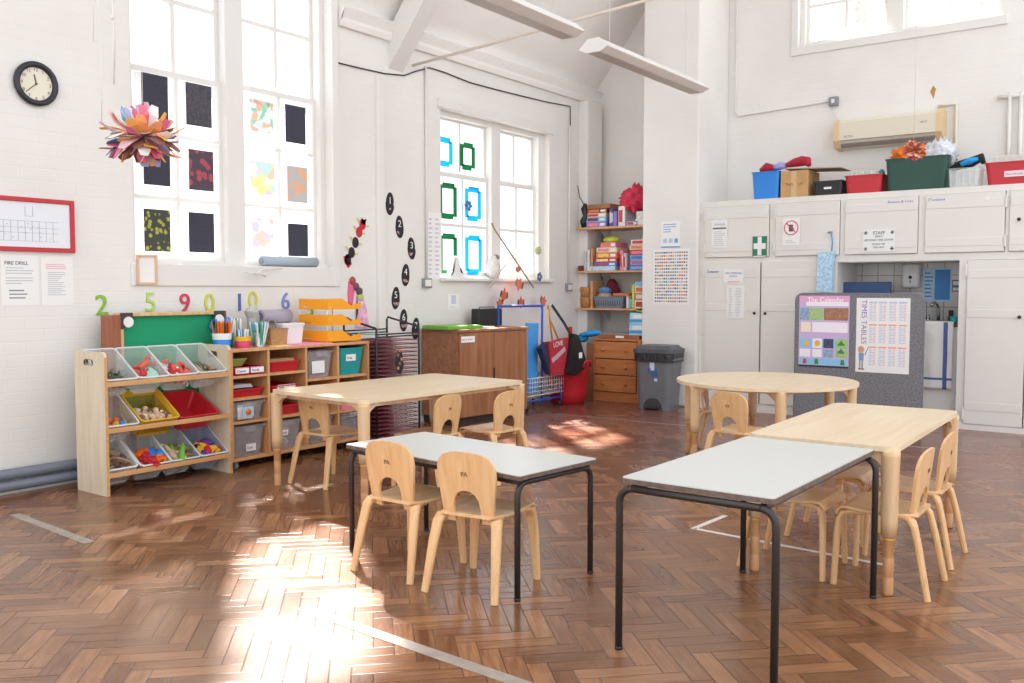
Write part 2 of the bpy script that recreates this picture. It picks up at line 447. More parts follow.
window('window_3', '', -3.24, -1.40, 3.68, 5.3,
       [(-3.19, -2.40, [(3.70, 4.5, 2, 2), (4.48, 5.26, 2, 2)]), (-2.24, -1.44, [(3.70, 4.5, 2, 2), (4.48, 5.26, 2, 2)])], YB+.10, 'B')
# sill boards / aprons and reveals architrave
b = MB(); b.bx(XW-.07, XW+.015, 3.40, 5.20, 1.24, 1.392, .006); S('trim_3', b, WHITE)
b = MB(); b.bx(XW-.09, XW+.05, 6.52, 8.40, 1.295, 1.325, .006); S('trim_4', b, WHITE)
b = MB()
b.bx(XW-.01, XW+.02, 5.19, 5.26, 1.24, 4.9, .005); b.bx(XW-.01, XW+.03, 6.50, 8.44, 2.905, 2.99, .008)
S('trim_5', b, WHITE)
b = MB(); b.bx(-3.30, -1.34, YB-.02, YB+.1, 3.60, 3.685, .006); b.bx(-3.31, -3.24, YB-.02, YB+.02, 3.6, 5.4, .005); S('trim_6', b, WHITE)

# heating pipes at the foot of the left wall
t = T('heating_pipe', 'pair of grey-painted heating pipes along the foot of the left wall', 'pipe', (XW, 0, 0))
PIPE = mat('pipe_paint', '#6f7480', .4)
for z in (.055, .125):
    b = MB(); b.tube([(.055, 2.0, z), (.055, 3.4, z), (.055, 5.2, z)], .032, 12); b.build('pipe', PIPE, t)
# roof timbers, tie rod
b = MB()
fr = lambda v: v
b.prism([(XW-.02, 3.13), (XW+.0, 3.13), (XW+3.0, 3.13+3.0*1.22), (XW+2.75, 3.13+3.0*1.22+.12), (XW-.02, 3.42)], 5.86, 6.04, 'y')
ONE(b, 'rafter', WHITE, 'white painted roof rafter rising from the left wall between the windows', 'rafter')
b = MB(); b.tube([(XW, 6.18, 3.22), (-3.2, 6.16, 3.36), (1.5, 6.14, 3.62)], .014, 8)
ONE(b, 'tie_rod', mat('cream_paint', '#e3d6c8', .5), 'thin white metal tie rod crossing the hall below the roof', 'rod')
# cable slung on the left wall
b = MB(); b.tube([(XW+.012, y, z) for y, z in ((5.25, 3.06), (5.5, 3.065), (5.80, 3.075), (6.05, 3.105), (6.2, 3.17), (6.385, 3.238), (6.6, 3.235), (6.97, 3.21), (7.4, 3.215), (7.8, 3.225), (8.3, 3.24), (8.77, 3.268), (8.775, 3.05))], .006, 6)
ONE(b, 'wall_cable', mat('black_cable', '#35322f', .6), 'thin black cable slung along the left wall above the second window', 'cable')

# conduits + sockets
def conduit_socket(name, label, y, z0, z1):
    t = T(name, label, 'socket', (XW, y, z0), PI/2)
    b = MB(); b.bx(-.055, .055, -.035, 0, -.045, .045, .006); b.build('socket_box', SILV if 0 else GREY, t)
    b = MB()
    b.bx(-.042, .042, -.038, -.034, -.03, .03, .002)
    b.build('socket_plate', WPL, t)
    b = MB(); b.tube([(0, -.018, .04), (0, -.018, z1-z0)], .011, 8); b.build('conduit', WHITE, t)
conduit_socket('wall_socket', 'grey metal double socket on a white conduit left of the second window', 6.33, 1.275, 3.24)
conduit_socket('wall_socket', 'grey metal socket on a conduit between the second window and the alcove shelves', 8.745, 1.24, 3.05)

# ---------------------------------------------------------------- chairs
def make_chair():
    t = T('child_chair', '', 'chair')
    # bent ply back with arched opening
    ol = []
    H0 = .30
    right = [(.060, -.015), (.105, -.015), (.112, .03), (.118, .08), (.126, .14), (.130, .18), (.128, .215), (.118, .24), (.098, .26), (.065, .272), (.03, .277)]
    left = [(-x, z) for x, z in right[::-1]]
    arch = [(-.060, -.015), (-.060, .05), (-.055, .080), (-.040, .105), (-.020, .117), (0, .12), (.020, .117), (.040, .105), (.055, .080), (.060, .05)]
    poly = right + left[0:] + arch[1:]
    poly = right + left + arch[1:]
    W_ = 1.05; poly = [(x*W_, z) for x, z in poly]
    def bend(v):
        z = v.z; y = v.y - .115 - .035*max(0, z)/.277 + (v.x/.13)**2*.012
        if z < .03: y += (.03-z)*.25
        return Vector((v.x, y, z+H0))
    b = MB(); b.prism(poly, -.006, .006, 'y', bend)
    back = b.build('backrest', BEECH, t)
    # seat
    prof = [(-.132, .320), (-.11, .320), (-.06, .316), (.02, .314), (.09, .320), (.135, .326), (.155, .324), (.168, .312), (.176, .292)]
    n = len(prof)
    b = MB()
    b.strip([(0, y, z) for y, z in prof], [.235, .25, .28, .30, .31, .315, .315, .31, .30], .013, (1, 0, 0))
    b.build('seat', BEECHX, t)
    for sx in (-1, 1):
        b = MB(); b.strip([(sx*.115, .08, .307), (sx*.122, .13, .309), (sx*.132, .156, .298), (sx*.138, .167, .27), (sx*.146, .172, .2), (sx*.158, .178, 0)], [.055, .055, .052, .050, .044, .030], .02, (1, 0, 0)); b.build('leg', BEECH, t)
        b = MB(); b.strip([(sx*.10, -.03, .305), (sx*.115, -.085, .310), (sx*.130, -.112, .302), (sx*.138, -.125, .28), (sx*.147, -.145, .2), (sx*.163, -.186, 0)], [.045, .05, .05, .046, .042, .03], .022, (1, 0, 0)); b.build('leg', BEECH, t)
    l = txt('PA', .027, t, (0, -.1455, .478), mat('scorched_lettering', '#86603c', .8), align='CENTER', rot=(PI/2+R(7.2), 0, 0))
    return t
ch0 = make_chair()
first = [True]
def chair(x, y, rz, label):
    if first[0]:
        first[0] = False; r = ch0; r.location = (x, y, 0); r.rotation_euler.z = R(rz); r['label'] = label
    else: r = dup(ch0, (x, y, 0), R(rz), label)
    r['group'] = 'child chairs around the tables'
    return r
chair(-2.70, 2.93, 1, 'bentwood chair on the left of the pair at the middle white table')
chair(-2.285, 2.92, 7, 'bentwood chair beside the near steel leg of the middle white table')
chair(-4.32, 3.945, 0, 'small bentwood chair under the long wooden table end, in front of the cube shelving')
chair(-3.74, 4.26, 94, 'bentwood chair with hidden seat at the long wooden table')
chair(-3.55, 4.66, 84, 'bentwood chair with seat in view at the long wooden table, before the brown cupboard')
chair(-.945, 3.95, 90, 'bentwood chair right of the narrow wooden table, nearest to its thick near leg')
chair(-.955, 4.45, 90, 'bentwood chair on the right of the narrow wooden table, the farther of two')
chair(-1.35, 3.96, -90, 'bentwood chair tucked under the join of the white and wooden tables, back hidden')
chair(-1.36, 4.58, -88, 'small bentwood chair tucked in on the far left side of the narrow wooden table')
chair(-2.24, 5.53, -12, 'small bentwood chair at the near side of the round table, back towards the camera')
chair(-2.76, 6.42, -75, 'small bentwood chair in shade under the far left edge of the round table')

# ---------------------------------------------------------------- tables
def rrect(hx, hy, r, k=6):
    o = []
    for cx, cy, a0 in ((hx-r, hy-r, 0), (-hx+r, hy-r, 90), (-hx+r, -hy+r, 180), (hx-r, -hy+r, 270)):
        for q in range(k+1): a = R(a0+90*q/k); o.append((cx+r*math.cos(a), cy+r*math.sin(a)))
    return o
LEGF = wood('turned_foot_wood', '#c08a5c', '#d4a376', 'z', .8)
BAND = mat('yellow_band', '#d9a44a', .5)
def wleg(t, x, y, h, a):
    """adjustable turned leg with gusset pointing along angle a (inwards)"""
    b = MB(); b.lathe([(.030, .24), (.033, .30), (.035, .5), (.036, h-.02), (.037, h)], (x, y, 0), 20)
    b.m(1); b.lathe([(.020, 0), (.021, .01), (.0215, .07), (.019, .075), (.0215, .08), (.0215, .15), (.019, .155), (.0215, .16), (.022, .235), (.027, .24)], (x, y, 0), 20)
    leg = b.build('leg', [LEGW, LEGF], t)
    g = MB(); g.lathe([(.0235, .222), (.0235, .232)], (x, y, 0), 20); g.build('leg_band', BAND, leg)
    ca, sa = math.cos(a), math.sin(a)
    for da in (-PI/4, PI/4):
        c2, s2 = math.cos(a+da), math.sin(a+da)
        g = MB(); g.M = Matrix.Translation((x, y, 0)) @ Matrix.Rotation(a+da, 4, 'Z')
        g.prism([(.02, h), (.12, h), (.12, h-.018), (.075, h-.024), (.045, h-.045), (.02, h-.08)], -.011, .011, 'y'); g.build('bracket', LEGW, leg)
def wtable(name, label, x, y, rz, sx, sy, h, grp='wooden classroom tables'):
    t = T(name, label, 'table', (x, y, 0), R(rz), grp)
    b = MB(); b.prism(rrect(sx/2, sy/2, .05), h-.022, h, 'z'); b.build('tabletop', TOPW, t)
    b = MB(); i = .05
    b.bx(-sx/2+i, sx/2-i, -sy/2+i, -sy/2+i+.02, h-.05, h-.022); b.bx(-sx/2+i, sx/2-i, sy/2-i-.02, sy/2-i, h-.05, h-.022)
    b.bx(-sx/2+i, -sx/2+i+.02, -sy/2+i, sy/2-i, h-.05, h-.022); b.bx(sx/2-i-.02, sx/2-i, -sy/2+i, sy/2-i, h-.05, h-.022)
    b.build('apron', LEGW, t)
    for qx, qy in ((-1, -1), (1, -1), (1, 1), (-1, 1)):
        wleg(t, qx*(sx/2-.03), qy*(sy/2-.03), h-.022, math.atan2(-qy, -qx))
    return t
wtable('wooden_table', 'long pale wooden table with turned legs in front of the cube shelving and brown cupboard', -4.045, 4.335, -3.5, .87, 1.44, .60)
wtable('wooden_table', 'narrow pale wooden table with turned legs butted against the far end of the white table', -1.19, 4.41, 0.8, .61, 1.33, .60)
t = T('round_table', 'round pale wooden table with six turned legs in front of the grey felt board', 'table', (-2.35, 6.25, 0), 0, 'wooden classroom tables')
b = MB(); b.prism([(.62*math.cos(2*PI*i/56), .62*math.sin(2*PI*i/56)) for i in range(56)], .558, .58, 'z'); b.build('tabletop', TOPW, t)
b = MB(); b.tube([(.50*math.cos(2*PI*i/40), .50*math.sin(2*PI*i/40), .548) for i in range(40)], .012, 6, True); b.build('apron', LEGW, t)
for a in (2, 60, 120, 180, 238, 300): wleg(t, .585*math.cos(R(a)), .585*math.sin(R(a)), .558, R(a)+PI)

def stable(name, label, x, y, rz, sx, sy, h, o=0):
    """steel framed laminate table, inverted-U frames at the two y ends... frame runs along y at each x end when sx>sy"""
    t = T(name, label, 'table', (x, y, 0), R(rz), 'white tables on dark steel legs')
    b = MB(); b.prism(rrect(sx/2-.002, sy/2-.002, .012, 3), h-.004, h, 'z'); b.build('tabletop', LAMI, t)
    b = MB(); b.prism(rrect(sx/2, sy/2, .014, 3), h-.020, h-.004, 'z'); b.build('table_edge', TEDGE, t)
    r = .0125; rb = .05; zt = h-.024-r
    ends = []
    for e in (-1, 1):
        if sx > sy: A = lambda u, z: Vector((e*(sx/2-.004+o), u, z)); half = sy/2+.006+o
        else: A = lambda u, z: Vector((u, e*(sy/2-.004+o), z)); half = sx/2+.006+o
        for q in (-1, 1):
            pts = [A(q*half, 0), A(q*half, zt-rb)]
            for k in range(1, 7):
                a = PI/2*k/6; pts.append(A(q*(half-rb+rb*math.cos(a)), zt-rb+rb*math.sin(a)))
            b = MB(); b.tube(pts, r, 12); lg = b.build('leg', STEEL, t)
            g = MB(); g.cyl(A(q*half, 0), A(q*half, .012), r*1.08, n=12); g.build('foot_cap', BLACK, lg)
        b = MB(); b.tube([A(-half+rb, zt), A(half-rb, zt)], r, 12); b.build('frame_rail', STEEL, t)
    b = MB()
    for e in (-1, 1):
        if sx > sy: b.bx(-sx/2+.02, sx/2-.02, e*(sy/2-.04)-.01, e*(sy/2-.04)+.01, h-.045, h-.024)
        else: b.bx(e*(sx/2-.04)-.01, e*(sx/2-.04)+.01, -sy/2+.02, sy/2-.02, h-.045, h-.024)
    b.build('side_rail', STEEL, t)
stable('classroom_table', 'white laminate table on dark steel legs in the middle of the floor with two chairs', -2.55, 3.135, -6.0, 1.09, .50, .50, -.022)
stable('classroom_table', 'white laminate table on dark steel legs closest to the camera on the right', -1.222, 3.185, -.8, .53, 1.06, .592)

# ---------------------------------------------------------------- storage along the left wall
def W(x, y, z=0): return (XW - y, x, z)       # left wall frame: x along the wall, y into the wall (negative = into room)
LZ = PI/2
def FR(ox, oy):      # rack frame: local x -> +Y, local y -> -X
    return Matrix.Translation((ox, oy, 0)) @ Matrix.Rotation(PI/2, 4, 'Z')

# toy rack
RK = FR(-5.05, 2.875); RW = .88
t = T('toy_rack', 'birch toy rack holding three rows of tilted bins', 'rack', (-5.05, 2.875, 0), PI/2)
def sidepanel(x):
    b = MB()
    n = 8
    out = [(0, 0), (0, .80)] + [(.03-.03*math.cos(R(90*k/6)), .82+.03*math.sin(R(90*k/6))) for k in range(1, 7)] + \
          [(.30+.03*math.sin(R(90*k/6)), .82+.03*math.cos(R(90*k/6))) for k in range(0, 7)] + [(.33, 0)]
    hole = [(.17+.035*math.cos(a), .785+.016*math.sin(a)) for a in [2*PI*k/14 for k in range(14)]]
    # slit polygon with hole
    # build as rectangle pieces instead: lower, left, right, top around hole
    b.prism([(0, 0), (.33, 0), (.33, .765), (0, .765)], x, x+.018, 'x')
    ar = [(.02*math.cos(R(q)), .02*math.sin(R(q))) for q in range(-90, 91, 30)]
    b.prism([(0, .765)]+[(.14-u, .785+v) for u, v in ar]+[(0, .805)], x, x+.018, 'x')
    b.prism([(.33, .805)]+[(.205+u, .785-v) for u, v in ar]+[(.33, .765)], x, x+.018, 'x')
    b.prism([(0, .805), (.33, .805)] + [(.30+.03*math.cos(R(90*k/6)), .82+.03*math.sin(R(90*k/6))) for k in range(0, 7)] + [(.03-.03*math.sin(R(90*k/6)), .82+.03*math.cos(R(90*k/6))) for k in range(0, 7)], x, x+.018, 'x')
    return b
for x in (0, RW-.018):
    p = sidepanel(x).build('side_panel', BIRCH, t)
    e = MB(); e.bx(x, x+.018, -.0015, 0, 0, .82); e.build('edge_strip', EDGE, p)
for z in (.645, .37, .105):
    b = MB(); b.bx(.018, RW-.018, 0, .018, z, z+.028, .002); b.build('rail', EDGE, t)
for z in (.655, .385, .12):
    b = MB(); b.bx(.018, RW-.018, .30, .318, z-.02, z+.01, .002); b.build('rail', EDGE, t)

def dropin(root_mb, name, mats, label, cat, M, group=None, kind=None):
    o = root_mb.build(name, mats); o.matrix_world = M; tag(o, label, cat, group, kind); return o

def bin_matrix(frame, x, y, z, tilt): return frame @ Matrix.Translation((x, y, z)) @ Matrix.Rotation(R(tilt), 4, 'X')
BW, BD, BH = .200, .30, .155
RIM = clearplastic('frosted_rim', '#eef2f2', .75, .35)
def toybin(x, z, m, label, w=BW, d=BD, name='toy_bin', tilt=33, h=BH):
    M = bin_matrix(RK, x, .230, z, tilt)
    b = MB(); b.tray(w, d, h, .003, .8, .008)
    o = b.build(name, m); o.matrix_world = M; tag(o, label, 'bin', 'bins in the birch toy rack')
    g = MB(); g.tube([(p[0], p[1], h-.003) for p in rrect(w/2+.006, d/2+.006, .02, 4)], .0055, 6, True); g.build('rim', RIM if m is CLEAR or 'clear' in m.name else m, o)
    return M
def basket(x, z, m, label, w, d=.29, h=.155, tilt=33):
    M = bin_matrix(RK, x, .230, z, tilt)
    root = T('toy_basket', label, 'basket', (0, 0, 0), 0, 'bins in the birch toy rack'); root.matrix_world = M
    b = MB(); tp = .78; W_, D_ = w/2, d/2
    b.bx(-W_*tp, W_*tp, -D_*tp, D_*tp, 0, .004)
    def side(A, B, nx):     # A,B bottom corners scaled
        A0, B0 = Vector((A[0]*tp, A[1]*tp, 0)), Vector((B[0]*tp, B[1]*tp, 0)); A1, B1 = Vector((A[0], A[1], h)), Vector((B[0], B[1], h))
        for f0, f1 in ((0, .18), (.78, 1)):
            P = [A0.lerp(A1, f0), B0.lerp(B1, f0), B0.lerp(B1, f1), A0.lerp(A1, f1)]
            th = (P[1]-P[0]).cross(P[3]-P[0]).normalized()*.003
            vs = [b.bm.verts.new(p) for p in P] + [b.bm.verts.new(p-th) for p in P]
            for q in ((0, 1, 2, 3), (7, 6, 5, 4), (0, 4, 5, 1), (1, 5, 6, 2), (2, 6, 7, 3), (3, 7, 4, 0)): b.bm.faces.new([vs[k] for k in q])
        n = int((Vector(A)-Vector(B)).length/.016)
        for k in range(n+1):
            f = k/n; p0 = A0.lerp(B0, f).lerp(A1.lerp(B1, f), .15); p1 = A0.lerp(B0, f).lerp(A1.lerp(B1, f), .82)
            b.tube([p0, p1], .003, 4)
    C = [(-W_, -D_), (W_, -D_), (W_, D_), (-W_, D_)]
    for k in range(4): side(C[k], C[(k+1) % 4], 0)
    body = b.build('basket_body', m, root)
    r_ = MB(); r_.tube([(p[0], p[1], h) for p in rrect(W_+.004, D_+.004, .025, 4)], .006, 6, True); r_.build('rim', m, root)
    return M
xs = [.018+.105+.2113*k for k in range(4)]
TOPZ, MIDZ, BOTZ = .640, .366, .100
bins = {}
for k, l in enumerate(('clear toy bin in the top row beside the near birch panel, with thin dark sticks', 'clear toy bin in the top row holding an orange lobster and a pale plate', 'clear toy bin in the top row holding red crab toys', 'clear toy bin in the top row beside the far panel, with brown twigs')):
    bins['t%d' % k] = toybin(xs[k], TOPZ, CLEAR, l)
bins['m0'] = toybin(xs[0], MIDZ, CLEAR, 'clear toy bin in the middle row with coloured balls')
bins['m1'] = basket(xs[0]+.255, MIDZ, YEL, 'yellow slotted basket in the middle row full of shells', .255)
bins['m2'] = toybin(xs[0]+.545, MIDZ, RED, 'red plastic tray in the middle row, tipped forward and nearly empty', .29, h=.12, tilt=26)
bins['b0'] = basket(xs[0]-.01, BOTZ, WPL, 'white slotted basket in the bottom row heaped with brown bark', .205)
bins['b1'] = toybin(xs[1]+.005, BOTZ, CLEAR, 'clear toy bin in the bottom row with orange and red toys')
bins['b2'] = toybin(xs[2], BOTZ, CLEAR, 'clear toy bin in the bottom row with small tan creatures')
CLB = clearplastic('pale_blue_clear_plastic', '#b9c4e0', .45)
bins['b3'] = toybin(xs[3], BOTZ, CLB, 'bluish clear toy bin in the bottom row with yellow, purple and black toys')

_protos = {}
SC = dict(bark_piece=1.35, sea_shell=1.15, toy_ball=1.25, toy_car=1.25, toy_dinosaur=1.5, toy_truck=1.3, toy_crab=1.15, toy_stick=1.25)
def scatter(M, mk, name, mats, label, cat, group, n, wx, wy, z0, h, seed, y0=-.06):
    """copies of one small toy piled against the low (front) edge of a tilted bin"""
    r = random.Random(seed)
    me = None
    for k in range(n):
        if me is None or k % len(mats) < 99:
            key = (name, seed, k % len(mats))
            if key not in _protos:
                o = mk(random.Random(seed+k)).build(name, mats[k % len(mats)]); _protos[key] = o
            else:
                o = _protos[key].copy(); col.objects.link(o)
        lx = (r.random()-.5)*wx; ly = y0 + (r.random()-.5)*wy; lz = max(.014, (z0+h+.055)*(.55+.45*r.random()) - (ly+.11)*.42)
        o.matrix_world = M @ Matrix.Translation((lx, ly, lz)) @ Matrix.Rotation(r.random()*6, 4, 'Z') @ Matrix.Rotation((r.random()-.5)*1.2, 4, 'X') @ Matrix.Scale(SC.get(name, 1), 4)
        tag(o, label, cat, group)
def mk_bark(r):
    b = MB(); l = .035+r.random()*.02; w = .012+r.random()*.008
    b.prism([(-l, -w*.3), (-l*.5, -w), (l*.4, -w*.9), (l, -w*.2), (l*.8, w*.6), (0, w), (-l*.7, w*.7)], -.003, .004, 'z', lambda v: Vector((v.x, v.y, v.z+abs(v.y)*.5))); return b
def mk_shell(r):
    b = MB(); b.lathe([(.002, .016), (.009, .012), (.015, .004), (.017, 0), (.012, 0)], n=9); return b
def mk_ball(r):
    b = MB(); b.sph((0, 0, 0), .017, 10); b.tube([(.017*math.cos(a), .017*math.sin(a), 0) for a in [2*PI*k/12 for k in range(12)]], .002, 4, True); return b
def mk_stick(r):
    b = MB(); b.tube([(-.06, 0, 0), (-.02, .008, .004), (.03, -.004, .0), (.07, .01, .01)], [.004, .005, .004, .002], 6); b.tube([(.0, .002, 0), (.02, .03, .02)], [.003, .0015], 5); return b
def mk_crab(r):
    b = MB(); b.sph((0, 0, 0), (.032, .024, .013), 10)
    for s_ in (-1, 1):
        b.tube([(s_*.025, .012, 0), (s_*.045, .03, .005), (s_*.035, .05, .005)], [.005, .006, .009], 6); b.sph((s_*.030, .056, .005), (.009, .014, .006), 8)
        for q in (-.012, 0, .012): b.tube([(s_*.025, q, 0), (s_*.045, q*1.6, .008), (s_*.055, q*2, -.006)], .003, 5)
    return b
def mk_lobster(r):
    b = MB(); b.tube([(-.07, 0, 0), (-.045, 0, .012), (-.01, 0, .018), (.03, 0, .014), (.05, 0, .008)], [.006, .012, .018, .017, .006], 8)
    b.prism([(-.095, -.02), (-.07, -.008), (-.07, .008), (-.095, .02), (-.10, 0)], -.002, .004, 'z')
    for s_ in (-1, 1):
        b.tube([(.03, s_*.012, .01), (.055, s_*.035, .01), (.075, s_*.03, .01)], [.004, .005, .006], 6); b.sph((.095, s_*.027, .01), (.022, .011, .007), 8)
        for q in range(3): b.tube([(.01-q*.018, s_*.012, .008), (.0-q*.018, s_*.04, -.005)], .0025, 5)
    return b
def mk_dino(r):
    b = MB(); b.tube([(-.05, 0, .0), (-.025, 0, .012), (.0, 0, .018), (.02, 0, .028), (.035, 0, .045), (.05, 0, .045)], [.002, .010, .016, .011, .008, .006], 8)
    for x in (-.01, .012):
        for s_ in (-1, 1): b.cyl((x, s_*.009, .015), (x, s_*.012, -.01), .005, .004, 6)
    return b
def mk_car(r):
    b = MB(); b.bx(-.04, .04, -.018, .018, 0, .018, .006); b.bx(-.022, .02, -.015, .015, .016, .034, .007)
    for x in (-.024, .024):
        for s_ in (-1, 1): b.cyl((x, s_*.014, 0), (x, s_*.022, 0), .01, n=10)
    return b
scatter(bins['b0'], mk_bark, 'bark_piece', [COLS['brn'], mat('pale_bark', '#a58c76', .8), mat('dark_bark', '#5f4638', .8)], 'piece of brown bark heaped in the white basket', 'bark', 'bark pieces in the white basket', 130, .075, .20, .035, .085, 11, 0)
scatter(bins['m1'], mk_shell, 'sea_shell', [COLS['tan'], mat('pinkish_shell', '#d9b49c', .6), mat('pale_shell', '#e6d3b8', .6), mat('brown_shell', '#8f6a52', .6)], 'small shell piled in the yellow slotted basket', 'shell', 'shells in the yellow basket', 120, .19, .19, .02, .075, 12, -.03)
scatter(bins['m0'], mk_ball, 'toy_ball', [COLS['blue'], COLS['red'], COLS['yel'], COLS['red'], COLS['org']], 'small coloured toy ball in the clear bin under the sticks', 'ball', 'toy balls in the clear bin', 34, .13, .12, .02, .05, 13)
scatter(bins['t0'], mk_stick, 'toy_stick', [mat('dark_twig', '#4a4038', .8), mat('green_twig', '#5a6a48', .8), mat('brown_twig', '#7a5a40', .8)], 'thin dark twig in the nearest clear bin of the top row', 'stick', 'twigs in the nearest top bin', 26, .09, .12, .02, .06, 14)
scatter(bins['t2'], mk_crab, 'toy_crab', [COLS['salmon'], COLS['salmon'], COLS['red'], COLS['wht']], 'plastic crab toy in the third clear bin of the top row', 'toy crab', 'crab toys in the top row', 14, .10, .11, .025, .06, 15)
scatter(bins['t3'], mk_stick, 'toy_stick', [mat('tan_twig', '#9a7444', .8), mat('dark_twig2', '#5a4630', .8), mat('pale_twig', '#b9a98c', .8)], 'brown twig in the clear top bin beside the far panel', 'stick', 'twigs in the farthest top bin', 20, .08, .10, .02, .05, 16)
scatter(bins['b1'], mk_car, 'toy_car', [COLS['org'], COLS['red'], COLS['org'], COLS['blue']], 'small plastic toy car in the bottom row beside the white basket', 'toy car', 'toy cars in the bottom row', 26, .11, .14, .025, .07, 17)
scatter(bins['b2'], mk_dino, 'toy_dinosaur', [COLS['tan'], COLS['grn'], mat('pale_tan', '#d6c3a4', .6), COLS['brn']], 'small tan toy dinosaur in the clear bottom bin', 'toy animal', 'toy dinosaurs in the bottom row', 24, .11, .12, .02, .05, 18)
scatter(bins['b3'], mk_car, 'toy_truck', [COLS['yel'], COLS['blk'], COLS['purp'], COLS['red']], 'toy truck in the bluish bin at the end of the bottom row', 'toy truck', 'toy trucks in the bluish bin', 20, .11, .12, .025, .07, 19)
def inbin(M, mb, name, m, label, cat, x, y, z, rz=0, rx=0):
    o = mb.build(name, m); o.matrix_world = M @ Matrix.Translation((x, y, z)) @ Matrix.Rotation(R(rz), 4, 'Z') @ Matrix.Rotation(R(rx), 4, 'X'); tag(o, label, cat); return o
inbin(bins['t1'], mk_lobster(rnd), 'toy_lobster', COLS['salmon'], 'orange-red plastic lobster lying across the second clear bin of the top row', 'toy lobster', .02, .0, .12, 30, 5)
b = MB(); b.lathe([(.012, .004), (.05, .008), (.075, .016), (.078, .018), (.05, .004), (.02, 0)], n=24)
inbin(bins['t1'], b, 'toy_plate', COLS['mint'], 'pale mint toy plate under the orange lobster', 'plate', .005, -.06, .10)
inbin(bins['t1'], mk_crab(rnd), 'toy_crab', COLS['red'], 'small red toy crab on the pale mint plate', 'toy crab', -.03, -.085, .13, 60)

# cube shelving ------------------------------------------------
CX, CY, CW, CD = -5.10, 3.79, 1.29, .42
KB = FR(CX, CY)
t = T('cube_shelving', 'beech cube shelving unit with sixteen pigeonholes on castors against the left wall', 'shelving', (CX, CY, 0), PI/2)
cxs = [0, .315, .655, .965, 1.29]; th = .018
rowsL = [.085, .325, .485, .635, .80]; rowsR = [.075, .30, .435, .565, .80]
b = MB(); b.bx(0, CW, -.004, CD, .795, .815, .003); b.build('top_board', CUBE, t)
b = MB(); b.bx(0, CW, 0, CD, .055, .078, .002); b.build('bottom_board', CUBE, t)
b = MB(); b.bx(0, CW, CD-.008, CD, .078, .795); b.build('back_board', CUBE, t)
for x in cxs:
    x0 = min(max(x-th/2, 0), CW-th); b = MB(); b.bx(x0, x0+th, 0, CD-.008, .078, .795); b.build('upright', CUBE, t)
for c in range(4):
    for z in (rowsL if c < 2 else rowsR)[1:4]:
        b = MB(); b.bx(cxs[c]+th/2, cxs[c+1]-th/2, .004, CD-.01, z-th, z); b.build('shelf', CUBE, t)
for x in (.05, CW-.05):
    for y in (.04, CD-.05):
        b = MB(); b.cyl((x-.012, y, .025), (x+.012, y, .025), .025, n=14); b.bx(x-.016, x+.016, y-.015, y+.015, .035, .056); b.build('castor', GREY, t)
def K(x, y, z): return tuple(KB @ Vector((x, y, z)))
def cubebox(c, z, w, d, h, m, name, label, cat='storage box', lidm=None, lab=None, labc=PAPER, y=.02, taper=.88, labtxt=None):
    x = (cxs[c]+cxs[c+1])/2
    t = T(name, label, cat, K(x, y+d/2, z), PI/2, 'boxes and trays in the cube shelving')
    b = MB(); b.tray(w, d, h, .004, taper, .006); b.build('box_body', m, t)
    if lidm:
        b = MB(); b.bx(-w/2-.008, w/2+.008, -d/2-.008, d/2+.008, h, h+.014, .004); b.bx(-w/2+.03, w/2-.03, -d/2+.03, d/2-.03, h+.012, h+.02, .003); b.build('lid', lidm, t)
        b = MB(); b.bx(-.05, .05, -d/2-.016, -d/2-.004, h-.03, h+.008, .003); b.build('clip', lidm, t)
    if lab:
        lx, lz, lw, lh = lab; tl = (1-taper)*d/2/h
        yy = -d/2*taper - (lz/h)*(d/2)*(1-taper) - .007
        b = MB(); b.bx(lx-lw/2, lx+lw/2, yy, yy+.002, lz-lh/2, lz+lh/2)
        lo = b.build('label_card', labc, t)
        if labtxt: txt(labtxt, lh*.55, lo, (lx-lw*.42, yy-.001, lz-lh*.2), mat('navy_print', '#32406e', .7), sx=.9)
    return t
r2 = rowsL; s0 = .079
cubebox(0, r2[3], .27, .33, .055, RED, 'storage_tray', 'red tray with two pink-edged name labels in the top left pigeonhole', 'tray', lab=None)
cubebox(1, r2[3], .27, .33, .075, RED, 'storage_tray', 'red tray holding sheets of cardboard in the second top pigeonhole', 'tray')
cubebox(0, r2[2], .27, .33, .055, RED, 'storage_tray', 'red tray with papers in the second row, first column', 'tray')
cubebox(1, r2[2], .24, .33, .055, RED, 'storage_tray', 'red tray with a white label in the second row, second column', 'tray', lab=(0, .04, .16, .035), labtxt='Cards')
cubebox(0, r2[1], .26, .34, .115, CLEARB, 'storage_box', 'lidded clear box with an orange picture card in the first column, third row', lidm=CLEARB, lab=(-.03, .06, .12, .10))
cubebox(1, r2[1], .25, .33, .07, RED, 'storage_tray', 'red tray in the third row, just above the long table', 'tray')
cubebox(0, s0, .27, .34, .195, CLEARB, 'storage_box', 'deep clear box with dark toys in the bottom left pigeonhole', lidm=CLEARB, lab=(.02, .055, .08, .05), labtxt='Cars')
cubebox(1, s0, .27, .34, .195, CLEARB, 'storage_box', 'deep clear box with pale contents in the bottom row, second column', lidm=CLEARB, lab=(-.03, .12, .08, .04), labtxt='Animals')
cubebox(2, rowsR[3], .235, .34, .185, CLEARB, 'storage_box', 'clear lidded box with a picture label in the top row beside the teal box', lidm=CLEARB, lab=(-.02, .08, .12, .09))
cubebox(3, rowsR[3], .25, .34, .205, TEAL, 'storage_box', 'teal plastic box with a white card in the top right pigeonhole', lab=(-.01, .13, .10, .05), labtxt='Train', taper=.85)
cubebox(3, rowsR[1], .24, .33, .08, PINK, 'storage_tray', 'pink tray in the far column just below the table top line', 'tray')
